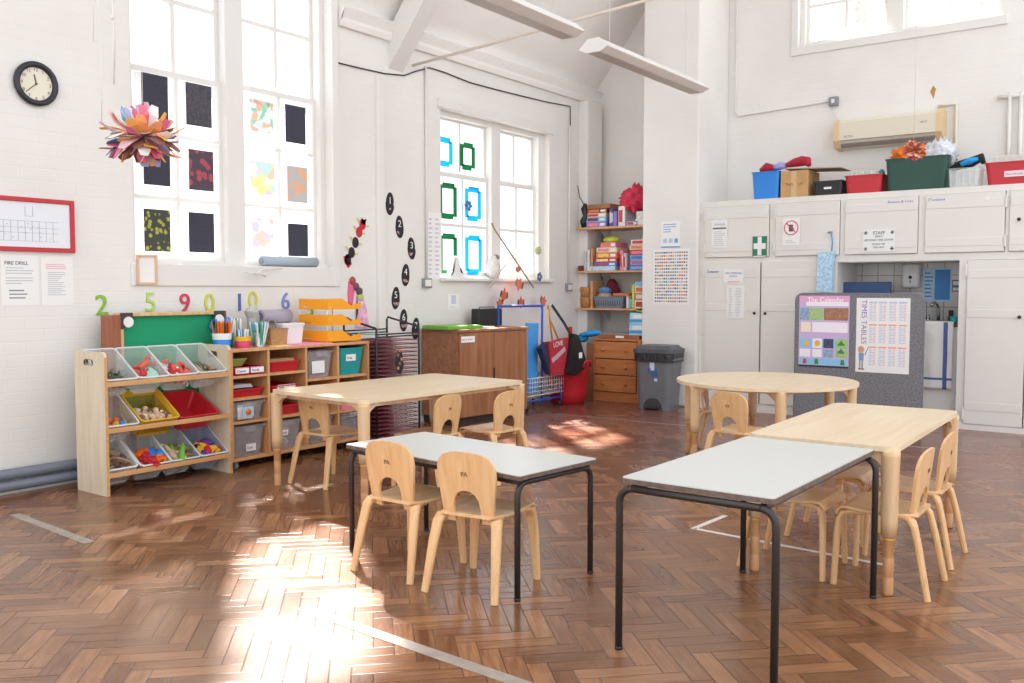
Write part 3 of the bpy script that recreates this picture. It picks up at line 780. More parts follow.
cubebox(3, s0, .25, .34, .19, CLEARB, 'storage_box', 'clear lidded box with mixed toys in the bottom right pigeonhole', lidm=CLEARB)
cubebox(2, s0, .25, .34, .19, CLEARB, 'storage_box', 'clear lidded box in the bottom row behind the chair under the table', lidm=CLEARB)
# small things in the trays
CARD = mat('cardboard', '#c39a68', .8, noise=.08, nscale=10)
b = MB(); b.bx(-.11, .11, -.13, .13, 0, .022); b.bx(-.10, .115, -.12, .12, .024, .03); ONE(b, 'cardboard_stack', CARD, 'brown cardboard pieces lying in the red tray', 'cardboard', K((cxs[1]+cxs[2])/2, .19, r2[3]+.06), PI/2)
b = MB(); b.tray(.16, .13, .055, .003, .7, .004); ONE(b, 'food_tub', mat('olive_tub', '#9aa04a', .5), 'small olive and yellow tub standing in the labelled red tray', 'tub', K(cxs[0]+.12, .15, r2[3]+.055), PI/2)
for k in range(2):
    b = MB(); b.bx(-.055, .055, -.0015, .0015, 0, .042); o = ONE(b, 'name_card', PAPER, ('pink-edged name card clipped on the red tray, next to the rack', 'pink-edged name card clipped on the red tray, next to the cardboard')[k], 'card', K(cxs[0]+.10+.125*k, .008, r2[3]+.012), PI/2)
    b = MB(); b.bx(-.055, .055, -.0021, -.0015, .037, .042); b.bx(-.055, .055, -.0021, -.0015, 0, .004); b.build('card_border', PINK, o)
    txt(('Crayons', 'Pencils')[k], .022, o, (-.045, -.0022, .012), mat('navy_print', '#32406e', .7))
b = MB()
for k in range(4): b.bx(-.10+.01*k, .10-.01*k, -.12, .12, .006*k, .006*k+.003, rot=Matrix.Rotation(R(4*k-6), 3, 'Z'))
ONE(b, 'paper_pile', PAPER, 'loose white papers in the red tray of the second row', 'paper', K(cxs[0]+.14, .19, r2[2]+.06), PI/2, kind='stuff')
b = MB(); b.bx(-.045, .045, -.001, .001, -.035, .035); ONE(b, 'picture_card', mat('pale_blue_card', '#a8d0e0', .7), 'small pale blue picture card on the third-row clear box', 'card', K(cxs[0]+.127, -.0125, r2[1]+.062), PI/2)
b = MB(); b.lathe([(.0, -.001), (.022, -.001), (.022, .001), (.0, .001)], n=18, cap=False); b.bm.transform(Matrix.Rotation(PI/2, 4, 'X')); ONE(b, 'sun_sticker', ORG, 'round orange sticker on the pale blue picture card', 'sticker', K(cxs[0]+.127, -.016, r2[1]+.062), PI/2)
for k, (cc, zz, m_, nm) in enumerate(((0, s0, COLS['blk'], 'dark'), (1, s0, COLS['wht'], 'pale'), (3, s0, COLS['purp'], 'purple'))):
    r = random.Random(k+50)
    pro = None
    for q in range(9):
        if pro is None: pro = o = mk_car(r).build('toy_car', m_)
        else: o = pro.copy(); col.objects.link(o)
        o.location = K(cxs[cc]+.09+.14*r.random(), .06+.12*r.random(), zz+.02+.09*r.random()); o.rotation_euler = (r.random(), r.random(), 6*r.random())
        tag(o, '%s toy car inside a clear box in the bottom row of the shelving' % nm, 'toy car', '%s toys in a clear bottom box' % nm)

# things standing on the cube shelving (top z .815)
ZT = .815
def KT(x, y): return K(x, y, ZT)
# green board behind the toy rack
t = T('table_football_board', 'small upturned pool table with green baize behind the toy rack', 'pool table', (-5.46, 3.585, 0), PI/2)
bw, zb0, zb1 = .78, .28, 1.045
b = MB(); b.bx(-bw/2, bw/2, -.012, .03, zb0, zb1); b.build('baize', mat('green_baize', '#1f9a6c', .9, bump=.2, bscale=300), t)
RW_ = wood('reddish_wood', '#8a4a30', '#a96544', 'z', 1)
b = MB(); b.bx(-bw/2-.07, -bw/2, -.06, .06, zb0, zb1+.01, .005); b.build('side_rail', RW_, t)
b = MB(); b.bx(-bw/2-.0, -bw/2+.022, -.05, .04, zb0, zb1); b.build('cushion', BEECH, t)
b = MB(); b.bx(bw/2-.022, bw/2, -.05, .04, zb0, zb1); b.build('cushion', BEECH, t)
b = MB(); b.bx(-bw/2, bw/2, -.05, .04, zb1, zb1+.022, .003); b.build('side_rail', BEECH, t)
b = MB(); b.bx(bw/2, bw/2+.02, -.05, .05, zb0, zb1+.022, .003); b.build('side_rail', RW_, t)
for sx in (-1, 1):
    b = MB(); b.prism([(sx*bw/2, zb1+.024), (sx*(bw/2-.085), zb1+.024), (sx*(bw/2-.085), zb1-.015), (sx*(bw/2-.02), zb1-.08), (sx*bw/2, zb1-.08)], -.056, -.05, 'y'); b.build('corner_plate', mat('dark_corner', '#3c3330', .5), t)
    b = MB(); b.cyl((sx*(bw/2-.05), -.064, zb1-.035), (sx*(bw/2-.05), -.058, zb1-.035), .034, n=20); b.build('pocket', WPL, t)
for sx in (-.3, .3):
    b = MB(); b.bx(sx-.02, sx+.02, -.02, .03, 0, zb0); b.build('leg', RW_, t)

# pencil pot etc
def pot(x, y, r, h, m, name, label, cat, m2=None, rt=1.15):
    t = T(name, label, cat, KT(x, y), PI/2)
    b = MB(); b.lathe([(r, 0), (r*rt, h), (r*rt-.003, h), (r-.003, .004), (.0, .004)], n=24, cap=False); b.lathe([(.0, .0), (r, .0)], n=24, cap=False); b.build('pot', m, t)
    if m2: b = MB(); b.lathe([(r*rt*.97+.001, h*.62), (r*rt+.002, h), (r*rt+.002, h+.004), (r*rt-.004, h+.004)], n=24, cap=False); b.build('rim_band', m2, t)
    return t
def pencils(x, y, n, r, z0, ln, mats, name, label, cat, group, seed, th=.0038, spread=.10):
    rr = random.Random(seed); pro = {}
    for k in range(n):
        a = rr.random()*2*PI; q = r*math.sqrt(rr.random())
        L = ln*(.85+.25*rr.random())
        mi = k % len(mats)
        if mi not in pro:
            b = MB(); b.tube([(0, 0, 0), (0, 0, ln*.9), (0, 0, ln)], [th, th, th*.3], 6, smooth=False); o = b.build(name, mats[mi]); pro[mi] = o
        else: o = pro[mi].copy(); col.objects.link(o)
        p = KT(x+q*math.cos(a), y+q*math.sin(a)); o.location = (p[0], p[1], p[2]+z0)
        tl = spread*(.5+rr.random()); d = Vector((math.cos(a+PI/2)*tl, math.sin(a+PI/2)*tl, 1)).normalized()
        o.rotation_euler = d.to_track_quat('Z', 'Y').to_euler()
        tag(o, label, cat, group)
pot(.06, .17, .055, .10, BLUE, 'pencil_pot', 'blue and white pot crammed with orange pencils beside the green board', 'pot', WPL)
pencils(.06, .17, 34, .045, .012, .175, [ORG, mat('orange_pencil', '#d97a1c', .5), ORG, mat('brown_pencil', '#4a3428', .5)], 'pencil', 'orange pencil standing in the blue and white pot', 'pencil', 'pencils in the blue pot', 3)
pot(.20, .13, .05, .075, mat('magenta_bowl', '#d83a6a', .4), 'party_bowl', 'pink, purple and yellow bowl on the shelving beside the pencil pot', 'bowl', YEL)
pencils(.20, .13, 12, .035, .01, .12, [WPL, COLS['teal'], COLS['wht'], BLUEPR], 'felt_pen', 'felt pen standing in the pink bowl', 'pen', 'pens in the pink bowl', 4, .006)
pot(.33, .12, .042, .10, SILV, 'steel_mug', 'silver metal mug full of pens on the shelving', 'mug', rt=1.05)
pencils(.33, .12, 26, .038, .012, .165, [WPL, COLS['teal'], WPL, mat('sky_cap', '#6fb6e6', .4), mat('green_cap', '#3fa070', .4)], 'felt_pen', 'white felt pen with a coloured cap in the silver mug', 'pen', 'pens in the silver mug', 5, .0065, .2)
pot(.15, .25, .045, .10, mat('teal_pot', '#2b8aa0', .4), 'scissor_pot', 'dark teal pot standing behind the bowl', 'pot')
pencils(.15, .25, 14, .036, .012, .20, [WPL, BLUE, PURP, mat('sky_cap', '#6fb6e6', .4)], 'felt_pen', 'long felt pen in the dark teal pot', 'pen', 'pens in the teal pot', 6, .0065, .16)
pencils(.24, .27, 10, .05, .0, .20, [WPL, mat('green_cap', '#3fa070', .4)], 'glue_stick', 'white glue stick standing at the back of the shelving', 'glue stick', 'glue sticks at the back', 8, .011, .02)
# coloured ring toy
b = MB(); b.tube([(.035*math.cos(2*PI*k/24), 0, .035*math.sin(2*PI*k/24)+.15) for k in range(24)], .011, 8, True); b.cyl((0, 0, 0), (0, 0, .115), .009); ONE(b, 'ring_toy', mat('swirl', '#2a7fae', .4, noise=.8, nscale=30), 'blue and orange ring toy on a stand behind the pencils', 'toy', KT(.12, .33), PI/2)
# grey wrapped bouquet
b = MB(); b.tube([(0, 0, 0), (0, 0, .12), (.01, 0, .20), (-.01, 0, .24), (.02, 0, .27)], [.03, .04, .05, .055, .03], 7, smooth=False); ONE(b, 'paper_cone', mat('grey_film', '#b9b6b4', .4), 'crumpled grey plastic bag standing behind the pens', 'bag', KT(.42, .30), PI/2)
# wicker basket
WICK = mat('wicker', '#b98a5e', .8, noise=.25, nscale=60, bump=.8, bscale=90)
t = T('wicker_basket', 'small square wicker basket with a handle on the shelving', 'basket', KT(.50, .17), PI/2)
b = MB(); b.tray(.16, .14, .125, .008, .92, .004); b.build('basket_body', WICK, t)
b = MB(); b.tube([(-.07+.0, 0, .11)] + [(-.045*math.cos(PI*k/10)-.02, 0, .12+.065*math.sin(PI*k/10)) for k in range(11)] + [(.03, 0, .11)], .006, 6); b.build('handle', mat('mauve_handle', '#9b8488', .6), t)
# lilac-grey speaker box / roll and white box
t = T('storage_tub', 'white lidded tub on the shelving behind the wicker basket', 'tub', KT(.66, .22), PI/2)
b = MB(); b.tray(.20, .16, .14, .004, .9, .003); b.build('tub_body', WPL, t); b = MB(); b.bx(-.105, .105, -.085, .085, .14, .155, .004); b.build('lid', WPL, t)
t = T('paper_roll_box', 'lilac-grey roll lying on the white tub', 'roll', K(.58, .25, ZT+.205), PI/2)
b = MB(); b.cyl((-.13, 0, 0), (.13, 0, 0), .05, n=20); b.build('roll', mat('lilac_grey', '#a79fae', .6), t); b = MB(); b.cyl((-.133, 0, 0), (-.13, 0, 0), .03, n=20); b.build('core', mat('dark_core', '#6d6672', .6), t)
b = MB(); b.bx(-.19, .19, -.13, .13, 0, .006); ONE(b, 'pink_paper', mat('pink_sheet', '#f49ac0', .7), 'pink paper sheets flat on the shelving', 'paper', KT(.72, .13), PI/2)
b = MB(); b.bx(-.07, .07, -.05, .05, 0, .004); ONE(b, 'yellow_paper', mat('yellow_sheet', '#f2e08a', .7), 'pale yellow note flat in front of the wicker basket', 'paper', KT(.46, .06), PI/2)
# orange letter trays
OT = mat('orange_tray', '#f6a414', .4)
t = T('letter_tray', 'three-tier orange paper tray on the shelving holding papers', 'letter tray', KT(1.07, .20), PI/2)
for k in range(3):
    z = .01+.12*k
    b = MB()
    b.bx(-.17, .17, -.16, .16, z, z+.004); b.bx(-.17, -.165, -.16, .16, z, z+.08)
    b.prism([(-.16, z), (.16, z), (.16, z+.055), (-.02, z+.055), (-.08, z+.02), (-.16, z+.01)], .165, .17, 'x')
    b.bx(-.17, .17, .155, .16, z, z+.055); b.bx(-.17, -.02, -.162, -.156, z, z+.082)
    b.prism([(-.02, z), (.17, z), (.17, z+.05), (.06, z+.03), (-.02, z+.082)], -.162, -.156, 'y')
    b.build('tray', OT, t)
for (x, y) in ((-.165, .15), (.165, .15), (-.165, -.15)):
    b = MB(); b.cyl((x, y, 0), (x, y, .29), .005, n=8); b.build('post', WPL, t)
for k, (m_, nm) in enumerate(((PAPER, 'white papers curling out of the lowest orange tray'), (mat('plum_folder', '#6b4f74', .6), 'dark plum folders in the middle orange tray'), (PAPER, 'white papers in the top orange tray'))):
    b = MB()
    for q in range(3): b.bx(-.13, .16, -.15, .12, .004*q, .004*q+.002, rot=Matrix.Rotation(R(3*q), 3, 'Z'))
    p = KT(1.035, .20); ONE(b, 'paper_bundle', m_, nm, 'papers', (p[0], p[1], ZT+.02+.12*k), PI/2, kind='stuff')

# wire drying rack ------------------------------------------------
t = T('drying_rack', 'black wire drying rack with stacked dark red trays between the shelving and brown cupboard', 'drying rack', (-5.03, 5.09, 0), PI/2)
WD, DD = .49, .36
for x in (0, WD):
    b = MB(); b.tube([(x, 0, 0), (x, 0, .905), (x, .01, .915), (x, DD-.01, .985), (x, DD, .97), (x, DD, 0)], .0085, 8); b.build('end_frame', BLACK, t)
for y, z in ((0, .02), (DD, .02), (0, .865), (DD, .885), (DD, .86), (0, .845)):
    b = MB(); b.cyl((0, y, z), (WD, y, z), .006, n=8); b.build('cross_rod', BLACK, t)
WHR = mat('pale_pink_wire', '#d8bcc0', .5)
for k in range(24):
    z = .05+.033*k
    b = MB()
    b.tube([(.01, .01, z), (WD-.01, .01, z), (WD-.01, DD-.01, z+.004), (.01, DD-.01, z+.004)], .0035, 5, True)
    b.m(0)
    for q in range(1, 8): b.cyl((.01, .01+q*.058, z), (WD-.01, .01+q*.058, z), .0025, n=5)
    b.m(1)
    for q in range(1, 13): b.cyl((.01+q*.035, .008, z-.001), (.01+q*.035, DD-.01, z+.003), .0022, n=5)
    b.m(0)
    b.bx(.012, WD*.42, .02, DD-.03, z+.002, z+.006)
    b.build('tray', [DRED, WHR], t)
b = MB(); b.bx(-.1, .1, -.13, .13, 0, .008, .002); ONE(b, 'mint_sheet', COLS['mint'], 'mint green sheet lying on top of the wire drying rack', 'sheet', (-5.25, 5.33, .852), PI/2)

# brown cupboard ------------------------------------------------
t = T('wooden_cupboard', 'brown veneered two-door cupboard against the left wall under the second window', 'cupboard', (-5.12, 6.2, 0), PI/2-R(6))
cw, cd, chh = .93, .48, .855
b = MB(); b.bx(0, cw, .02, cd, .07, chh-.02); b.build('carcass', TEAKX, t)
b = MB(); b.bx(-.008, cw+.008, -.004, cd, chh-.02, chh+.004, .003); b.build('top_board', TEAK, t)
b = MB(); b.bx(.02, cw-.02, .045, cd, 0, .07); b.build('plinth', mat('dark_plinth', '#3a2a24', .7), t)
for k in range(2):
    x0 = .012+k*(cw-.024)/2
    b = MB(); b.bx(x0+.002, x0+(cw-.024)/2-.002, 0, .02, .078, chh-.028, .002); d = b.build('door', TEAK, t)
    if k == 0: g = MB(); g.bx(cw/2-.02, cw/2-.008, -.012, 0, .36, .50, .003); g.build('handle', mat('dark_slot', '#2d1e18', .6), d)
b = MB(); b.bx(.03, .20, -.003, -.001, .745, .80); s_ = b.build('paper_label', PAPER, t); txt('ART & CRAFT', .022, s_, (.038, -.0035, .763), mat('grey_text', '#7a8496', .8))
b = MB(); b.bx(-.22, .22, -.17, .17, 0, .03, .004); b.m(1).bx(-.20, .20, -.15, .15, .03, .034); ONE(b, 'chopping_mat', [mat('lime_board', '#6cab3c', .5), mat('lime_board2', '#7cbb4c', .5)], 'bright green board lying on top of the brown cupboard', 'board', (-5.33, 6.37, .86), PI/2-R(6))
b = MB(); b.bx(-.12, .12, -.09, .09, 0, .012, .002); ONE(b, 'writing_pad', PAPER, 'white pad lying beside the green board on the cupboard', 'pad', (-5.30, 6.72, .86), PI/2)
t = T('black_case', 'black square case standing on the brown cupboard below the second window', 'case', (-5.46, 7.045, .86), PI/2-R(6))
b = MB(); b.bx(-.17, .17, -.05, .05, 0, .17, .012); b.build('case_body', BLACK, t); b = MB(); b.tube([(-.1, 0, .165), (-.1, 0, .185), (.1, 0, .185), (.1, 0, .165)], .005, 6); b.build('handle', BLACK, t)
from mathutils import noise as _ns
def crumple(b, c, r, f=14, amp=.28, seed=0):
    g = bmesh.ops.create_icosphere(b.bm, subdivisions=4, radius=1)
    for v in g['verts']:
        d = v.co.normalized(); q = abs(_ns.noise(d*f*.22+Vector((seed, 0, 0))))+.5*abs(_ns.noise(d*f*.5+Vector((0, seed, 0))))
        v.co = Vector((d.x*r[0], d.y*r[1], d.z*r[2]))*(1+amp-1.6*amp*(1-q*2.2)) + Vector(c)
    for f_ in {f2 for v in g['verts'] for f2 in v.link_faces}: f_.material_index = b.mi; f_.smooth = True

# ---------------------------------------------------------------- cupboard wall
YC = 8.70
t = T('built_in_cupboard', 'wall of cream-painted built-in cupboards with a sink alcove along the back wall', 'cupboard', (0, YC, 0))
XL, XR, HT = -3.985, -.30, 2.10
b = MB()
D_ = .66
b.bx(XL, XR, .02, D_, HT-.03, HT); b.bx(XL, -2.60, .02, D_, 1.50, 1.53); b.bx(XL, XL+.03, .02, D_, 0, HT-.03); b.bx(-2.63, -2.60, .02, D_, 0, 1.5)
b.bx(-1.55, -1.52, .02, D_, 0, 1.5); b.bx(-2.60, XR, .02, D_, 1.465, 1.5); b.bx(XR-.03, XR, .02, D_, 0, HT-.03); b.bx(XL, -2.6, .02, D_, .06, .08); b.bx(-1.55, XR, .02, D_, .06, .08)
b.build('carcass', CUPB, t)
b = MB()   # face frame
for x0, x1, z0, z1 in ((XL, XR, 2.045, HT), (XL, XR, 1.47, 1.535), (XL, XL+.06, 0, HT), (-3.255, -3.195, 1.5, HT), (-2.58, -2.535, 1.5, HT), (-2.65, -2.60, 0, 1.5), (-1.90, -1.845, 1.5, HT), (-1.56, -1.495, 0, 1.5), (-1.215, -1.185, 1.5, HT), (XR-.06, XR, 0, HT), (XL, -2.6, 0, .085), (-1.56, XR, 0, .05)):
    b.bx(x0, x1, 0, .02, z0, z1, .002)
b.build('face_frame', CUPB, t)
def cdoor(x0, x1, z0, z1, knob=None, battens=True, hinge=None):
    b = MB(); b.bx(x0+.003, x1-.003, -.02, -.001, z0+.003, z1-.003, .003)
    if battens:
        zs = (z0+.09, z1-.09) if z1-z0 < .7 else (z0+.16, (z0+z1)/2+.25, z1-.12)
    d = b.build('door', CUPB, t)
    if battens:
        for z in zs: g = MB(); g.bx(x0+.012, x1-.012, -.024, -.019, z-.035, z+.035, .002); g.build('batten', CUPB, d)
    if knob:
        g = MB(); g.lathe([(.0, .03), (.012, .028), (.015, .02), (.011, .012), (.007, .008), (.007, 0)], n=14, cap=False); g.bm.transform(Matrix.Translation((knob[0], -.02, knob[1])) @ Matrix.Rotation(PI/2, 4, 'X')); g.build('knob', BLACK, d)
    if hinge:
        for z in (z0+.09, z1-.09):
            g = MB(); g.bx(hinge-.008, hinge+.008, -.03, -.0, z-.05, z+.05, .003); g.build('hinge', WHITE, d)
cdoor(-3.925, -3.255, 1.535, 2.045, hinge=-3.93); cdoor(-3.195, -2.58, 1.535, 2.045, hinge=-3.20)
cdoor(-2.535, -1.90, 1.535, 2.045); cdoor(-1.845, -1.215, 1.535, 2.045, hinge=-1.21)
cdoor(-1.185, -.36, 1.535, 2.045, (-1.11, 1.80))
cdoor(-3.925, -3.335, .085, 1.49, (-3.385, .982), hinge=-3.93); cdoor(-3.329, -2.65, .085, 1.49, (-3.275, .982))
cdoor(-1.495, -1.04, .05, 1.47, (-1.085, .985), hinge=-1.50); cdoor(-1.036, -.36, .05, 1.47, (-.98, .985))
t['kind'] = 'thing'
b = MB(); b.bx(XL, -2.62, -.012, -.0, 0, .07); b.bx(-1.56, XR, -.012, 0, 0, .05); S('baseboard_front', b, WHITE).location = (0, YC, 0)
# sink alcove
b = MB(); b.bx(-2.60, -1.56, YB-.03, YB-.015, 0, 1.47); o = S('trim_7', b, mat('alcove_paint', '#dcd8d4', .5))
m = bpy.data.materials.new('white_tiles'); m.use_nodes = True; nt = m.node_tree
tc = nt.nodes.new('ShaderNodeTexCoord'); sp = nt.nodes.new('ShaderNodeSeparateXYZ'); cb = nt.nodes.new('ShaderNodeCombineXYZ'); br = nt.nodes.new('ShaderNodeTexBrick')
nt.links.new(tc.outputs['Object'], sp.inputs[0]); nt.links.new(sp.outputs[0], cb.inputs[0]); nt.links.new(sp.outputs[2], cb.inputs[1]); nt.links.new(cb.outputs[0], br.inputs['Vector'])
br.offset = 0; br.inputs['Scale'].default_value = 1; br.inputs['Brick Width'].default_value = .15; br.inputs['Row Height'].default_value = .15; br.inputs['Mortar Size'].default_value = .004
br.inputs['Color1'].default_value = lin('#d9d3cd'); br.inputs['Color2'].default_value = lin('#d2ccc6'); br.inputs['Mortar'].default_value = lin('#8f8a86')
nt.links.new(br.outputs['Color'], nt.nodes['Principled BSDF'].inputs['Base Color']); nt.nodes['Principled BSDF'].inputs['Roughness'].default_value = .2
b = MB(); b.bx(-2.60, -1.56, YB-.04, YB-.03, .93, 1.47); S('trim_8', b, m)
WT = mat('speckled_worktop', '#4b4744', .35, noise=.4, nscale=200)
t = T('sink_unit', 'white base unit with a dark speckled worktop and sink in the alcove', 'sink unit', (-2.08, YC+.1, 0))
b = MB(); b.bx(-.51, .51, .02, .5, 0, .885); b.build('base_cabinet', WHITE, t)
b = MB(); b.bx(-.51, .51, 0, .53, .885, .925, .006); b.build('worktop', WT, t)
b = MB(); b.bx(-.05, .42, .10, .42, .922, .93, .003); b.build('sink', mat('steel_sink', '#9da0a2', .25, .9), t)
b = MB(); b.tube([(.26, .42, .925), (.26, .42, 1.02), (.255, .41, 1.07), (.24, .36, 1.095), (.23, .30, 1.085), (.225, .285, 1.065)], [.016, .013, .012, .012, .012, .012], 10); b.build('tap', CHROME, t)
for x in (.17, .35): b = MB(); b.lathe([(.018, .925), (.012, .945), (.02, .955), (.018, .975), (0, .978)], (x, .42, 0), 12, False); b.build('tap_handle', CHROME, t)
b = MB(); b.lathe([(.035, 0), (.04, .05), (.037, .05), (.03, .004), (0, .004)], n=16, cap=False); ONE(b, 'teal_tub', TEAL, 'small teal tub at the right end of the sink worktop', 'tub', (-1.63, YC+.25, .926))
b = MB(); b.bx(-.02, .02, -.015, .015, 0, .10, .006); ONE(b, 'soap_bar_holder', BLACK, 'small dark holder beside the tap on the sink worktop', 'holder', (-1.70, YC+.45, .926))
# tea towel over the worktop edge
TW = mat('linen_towel', '#e2e0dc', .9, bump=.3, bscale=120)
NAVY = mat('navy_stripe', '#5065a2', .8)
b = MB()
def towel_fn(v): return Vector((v.x, v.y - .006*math.sin(v.x*38)*(1 if v.z < .85 else .2) - .003*math.sin(v.z*21+v.x*9), v.z))
n = 20
def clothgrid(b, x0, x1, z0, z1, y, nx, nz, mf, fn, th=.0):
    V = [[b.bm.verts.new(fn(Vector((x0+(x1-x0)*i/nx, y, z0+(z1-z0)*j/nz)))) for i in range(nx+1)] for j in range(nz+1)]
    V2 = [[b.bm.verts.new(v.co+Vector((0, .004, 0))) for v in r] for r in V]
    for j in range(nz):
        for i in range(nx):
            for VV in (V, V2):
                f = b.bm.faces.new((VV[j][i], VV[j][i+1], VV[j+1][i+1], VV[j+1][i])); f.material_index = mf(i/nx, j/nz); f.smooth = True
    for i in range(nx):
        b.bm.faces.new((V[0][i], V[0][i+1], V2[0][i+1], V2[0][i])); b.bm.faces.new((V[nz][i], V[nz][i+1], V2[nz][i+1], V2[nz][i]))
    for j in range(nz):
        b.bm.faces.new((V[j][0], V[j+1][0], V2[j+1][0], V2[j][0])); b.bm.faces.new((V[j][nx], V[j+1][nx], V2[j+1][nx], V2[j][nx]))
clothgrid(b, -1.90, -1.61, .33, .93, YC+.085, 40, 30, lambda u, v: 1 if (.72 < u < .83 or .10 < v < .16) else 0, towel_fn)
b.bx(-1.89, -1.62, YC+.085, YC+.30, .926, .931)
ONE(b, 'tea_towel', [TW, NAVY], 'white tea towel with navy stripes hanging over the sink worktop edge', 'towel')
# dispenser, posters in alcove
t = T('paper_towel_dispenser', 'white plastic dispenser on the tiles above the sink', 'dispenser', (-2.08, YB-.04, 1.35))
b = MB(); b.bx(-.08, .08, -.10, 0, -.12, .115, .025, seg=3); b.build('cover', WPL, t); b = MB(); b.lathe([(0, .003), (.016, .003), (.016, 0)], n=16, cap=False); b.bm.transform(Matrix.Translation((0, -.10, -.02)) @ Matrix.Rotation(PI/2, 4, 'X')); b.build('window_slot', mat('dark_slot2', '#3a3a40', .4), t)
b = MB(); b.cyl((0, -.103, -.05), (0, -.103, -.07), .006, n=8); b.build('nozzle', GREY, t)
def sheet(name, label, cat, w, h, loc, rz, m=None, marks=(), mats=(), group=None, th=.0012, border=None):
    """paper facing local -y, origin at its centre; marks: (x0,x1,z0,z1,matindex>=1) as fractions of the sheet"""
    b = MB(); b.bx(-w/2, w/2, -th, 0, -h/2, h/2)
    for mk in marks:
        x0, x1, z0, z1, i = mk; b.m(i).bx(-w/2+w*x0, -w/2+w*x1, -th-.0006, -th+.0001, -h/2+h*z0, -h/2+h*z1)
    o = ONE(b, name, [m or PAPER]+list(mats), label, cat, loc, rz, group); return o
def lines(n, x0=.1, x1=.9, z0=.1, z1=.9, i=1, seed=1, th=.35):
    r = random.Random(seed); out = []
    for k in range(n):
        zc = z1-(z1-z0)*(k+.5)/n; hh = (z1-z0)/n*th/2
        out.append((x0, x0+(x1-x0)*(.55+.45*r.random()), zc-hh, zc+hh, i))
    return out
BLP = mat('poster_blue', '#3f8fd6', .5); BLD = mat('poster_pale', '#bcdcf2', .6)
sheet('wash_hands_poster', 'blue and white poster on the tiles right of the dispenser', 'poster', .25, .32, (-1.862, YB-.041, 1.26), 0, BLD, [(.42, .95, .06, .94, 2)]+lines(7, .06, .38, .1, .9, 1), [BLUEPR, BLP])
sheet('tile_notice', 'small grey and white notice at the right edge of the tiles', 'notice', .085, .11, (-1.69, YB-.041, 1.25), 0, mat('slate_notice', '#66788c', .6), [(.1, .9, .55, .9, 1), (.1, .9, .1, .35, 1)], [PAPER])
b = MB(); b.bx(-.24, .24, -.02, .02, 0, .36, .01); o = ONE(b, 'blue_folder', mat('navy_plastic', '#34507c', .5), 'dark blue flat case showing above the grey felt board', 'case', (-2.41, YC+.22, .926)); 

# notices on the doors
YD = YC-.026
sheet('first_aid_list', 'white notice with a grey bar on the top left cupboard door', 'notice', .17, .28, (-3.765, YD, 1.775), 0, PAPER, lines(8, .15, .9, .05, .6, 2)+[(.08, .92, .66, .72, 1), (.15, .85, .80, .86, 2)], [mat('dark_bar', '#68706e', .7), mat('faint_print', '#c4c6cc', .8)])
FG = mat('first_aid_green', '#2e7d5b', .5)
o = sheet('first_aid_sign', 'green and white first aid cross sign on the top left cupboard door', 'sign', .145, .20, (-3.345, YD, 1.635), 0, FG, [(.36, .64, .08, .98, 1), (.08, .92, .38, .66, 1), (.05, .95, .0, .05, 1)], [PAPER])
PRO = mat('prohibition_red', '#d2424e', .6)
o = sheet('prohibition_sign', 'no-drinks sign with a red ring on the second upper door', 'sign', .17, .26, (-3.035, YD, 1.77), 0, PAPER, lines(2, .15, .85, .06, .2, 1), [mat('faint_print', '#c4c6cc', .8)])
b = MB(); b.tube([(.066*math.cos(2*PI*k/28), -.002, .035+.066*math.sin(2*PI*k/28)) for k in range(28)], .005, 5, True); b.tube([(-.045, -.002, .08), (.045, -.002, -.01)], .005, 5)
b.m(1).bx(-.022, .018, -.0025, -.001, .0, .065); b.bx(.01, .03, -.0025, -.001, .02, .03); b.build('ring_symbol', [PRO, mat('dark_symbol', '#6d5a5c', .6)], o)
o = sheet('staff_notice', 'white STAFF notice with stars on the third upper door', 'notice', .28, .20, (-2.228, YD, 1.66), 0, PAPER)
DK = mat('dark_print', '#4a4a52', .8)
for k, (s_, z, sz) in enumerate((('STAFF', .055, .04), ('ONLY', .028, .026), ('BEYOND THIS DOOR', -.005, .026), ('PLEASE ASK', -.04, .022), ('FOR HELP', -.07, .022))): txt(s_, sz, o, (0, -.002, z), DK, align='CENTER')
b = MB()
for x in (-.115, .115):
    for z in (-.075, .07):
        for a in range(3): b.bx(x-.018, x+.018, -.0022, -.0012, z-.003, z+.003, rot=Matrix.Rotation(PI*a/3, 3, 'Y'))
b.build('star_marks', DK, o)
BT = mat('blue_lettering', '#5a78c8', .7)
txt('Poetry & Lists', .038, None, (-2.16, YC-.022, 1.985), BT, name='blue_lettering'); o = bpy.data.objects['blue_lettering']; tag(o, 'blue words painted at the top of the third upper cupboard door', 'lettering')
o = txt('Cooking', .04, None, (-1.82, YC-.022, 1.985), BT, name='blue_lettering'); tag(o, 'blue word Cooking at the top of the fourth upper door', 'lettering')
o = txt('Creative', .036, None, (-3.895, YC-.028, 1.385), BT, name='blue_lettering'); tag(o, 'blue word on the lower left cupboard door beside two notices', 'lettering')
o = sheet('cupboard_notice', 'upper of two white notices on the lower left cupboard door', 'notice', .21, .14, (-3.61, YD, 1.345), 0, PAPER, [(.2, .8, .08, .16, 1)], [mat('pink_print', '#e8a0a8', .8)])
txt('CRE CUPBOARD', .024, o, (0, -.002, .025), mat('mid_blue_print', '#6a7ba8', .8), align='CENTER'); txt('SUPPLY', .024, o, (0, -.002, -.005), mat('mid_blue_print', '#6a7ba8', .8), align='CENTER')
sheet('cupboard_list', 'lower of two white notices on the lower left cupboard door', 'notice', .19, .33, (-3.585, YD, 1.09), 0, PAPER, lines(18, .12, .35, .06, .94, 1, 4)+lines(18, .5, .85, .06, .94, 1, 5), [mat('faint_print', '#c4c6cc', .8)])
o = sheet('door_card', 'thin pale card with handwriting hanging on the rightmost upper door', 'card', .03, .03, (-1.35, YD, 1.99), 0, PAPER)
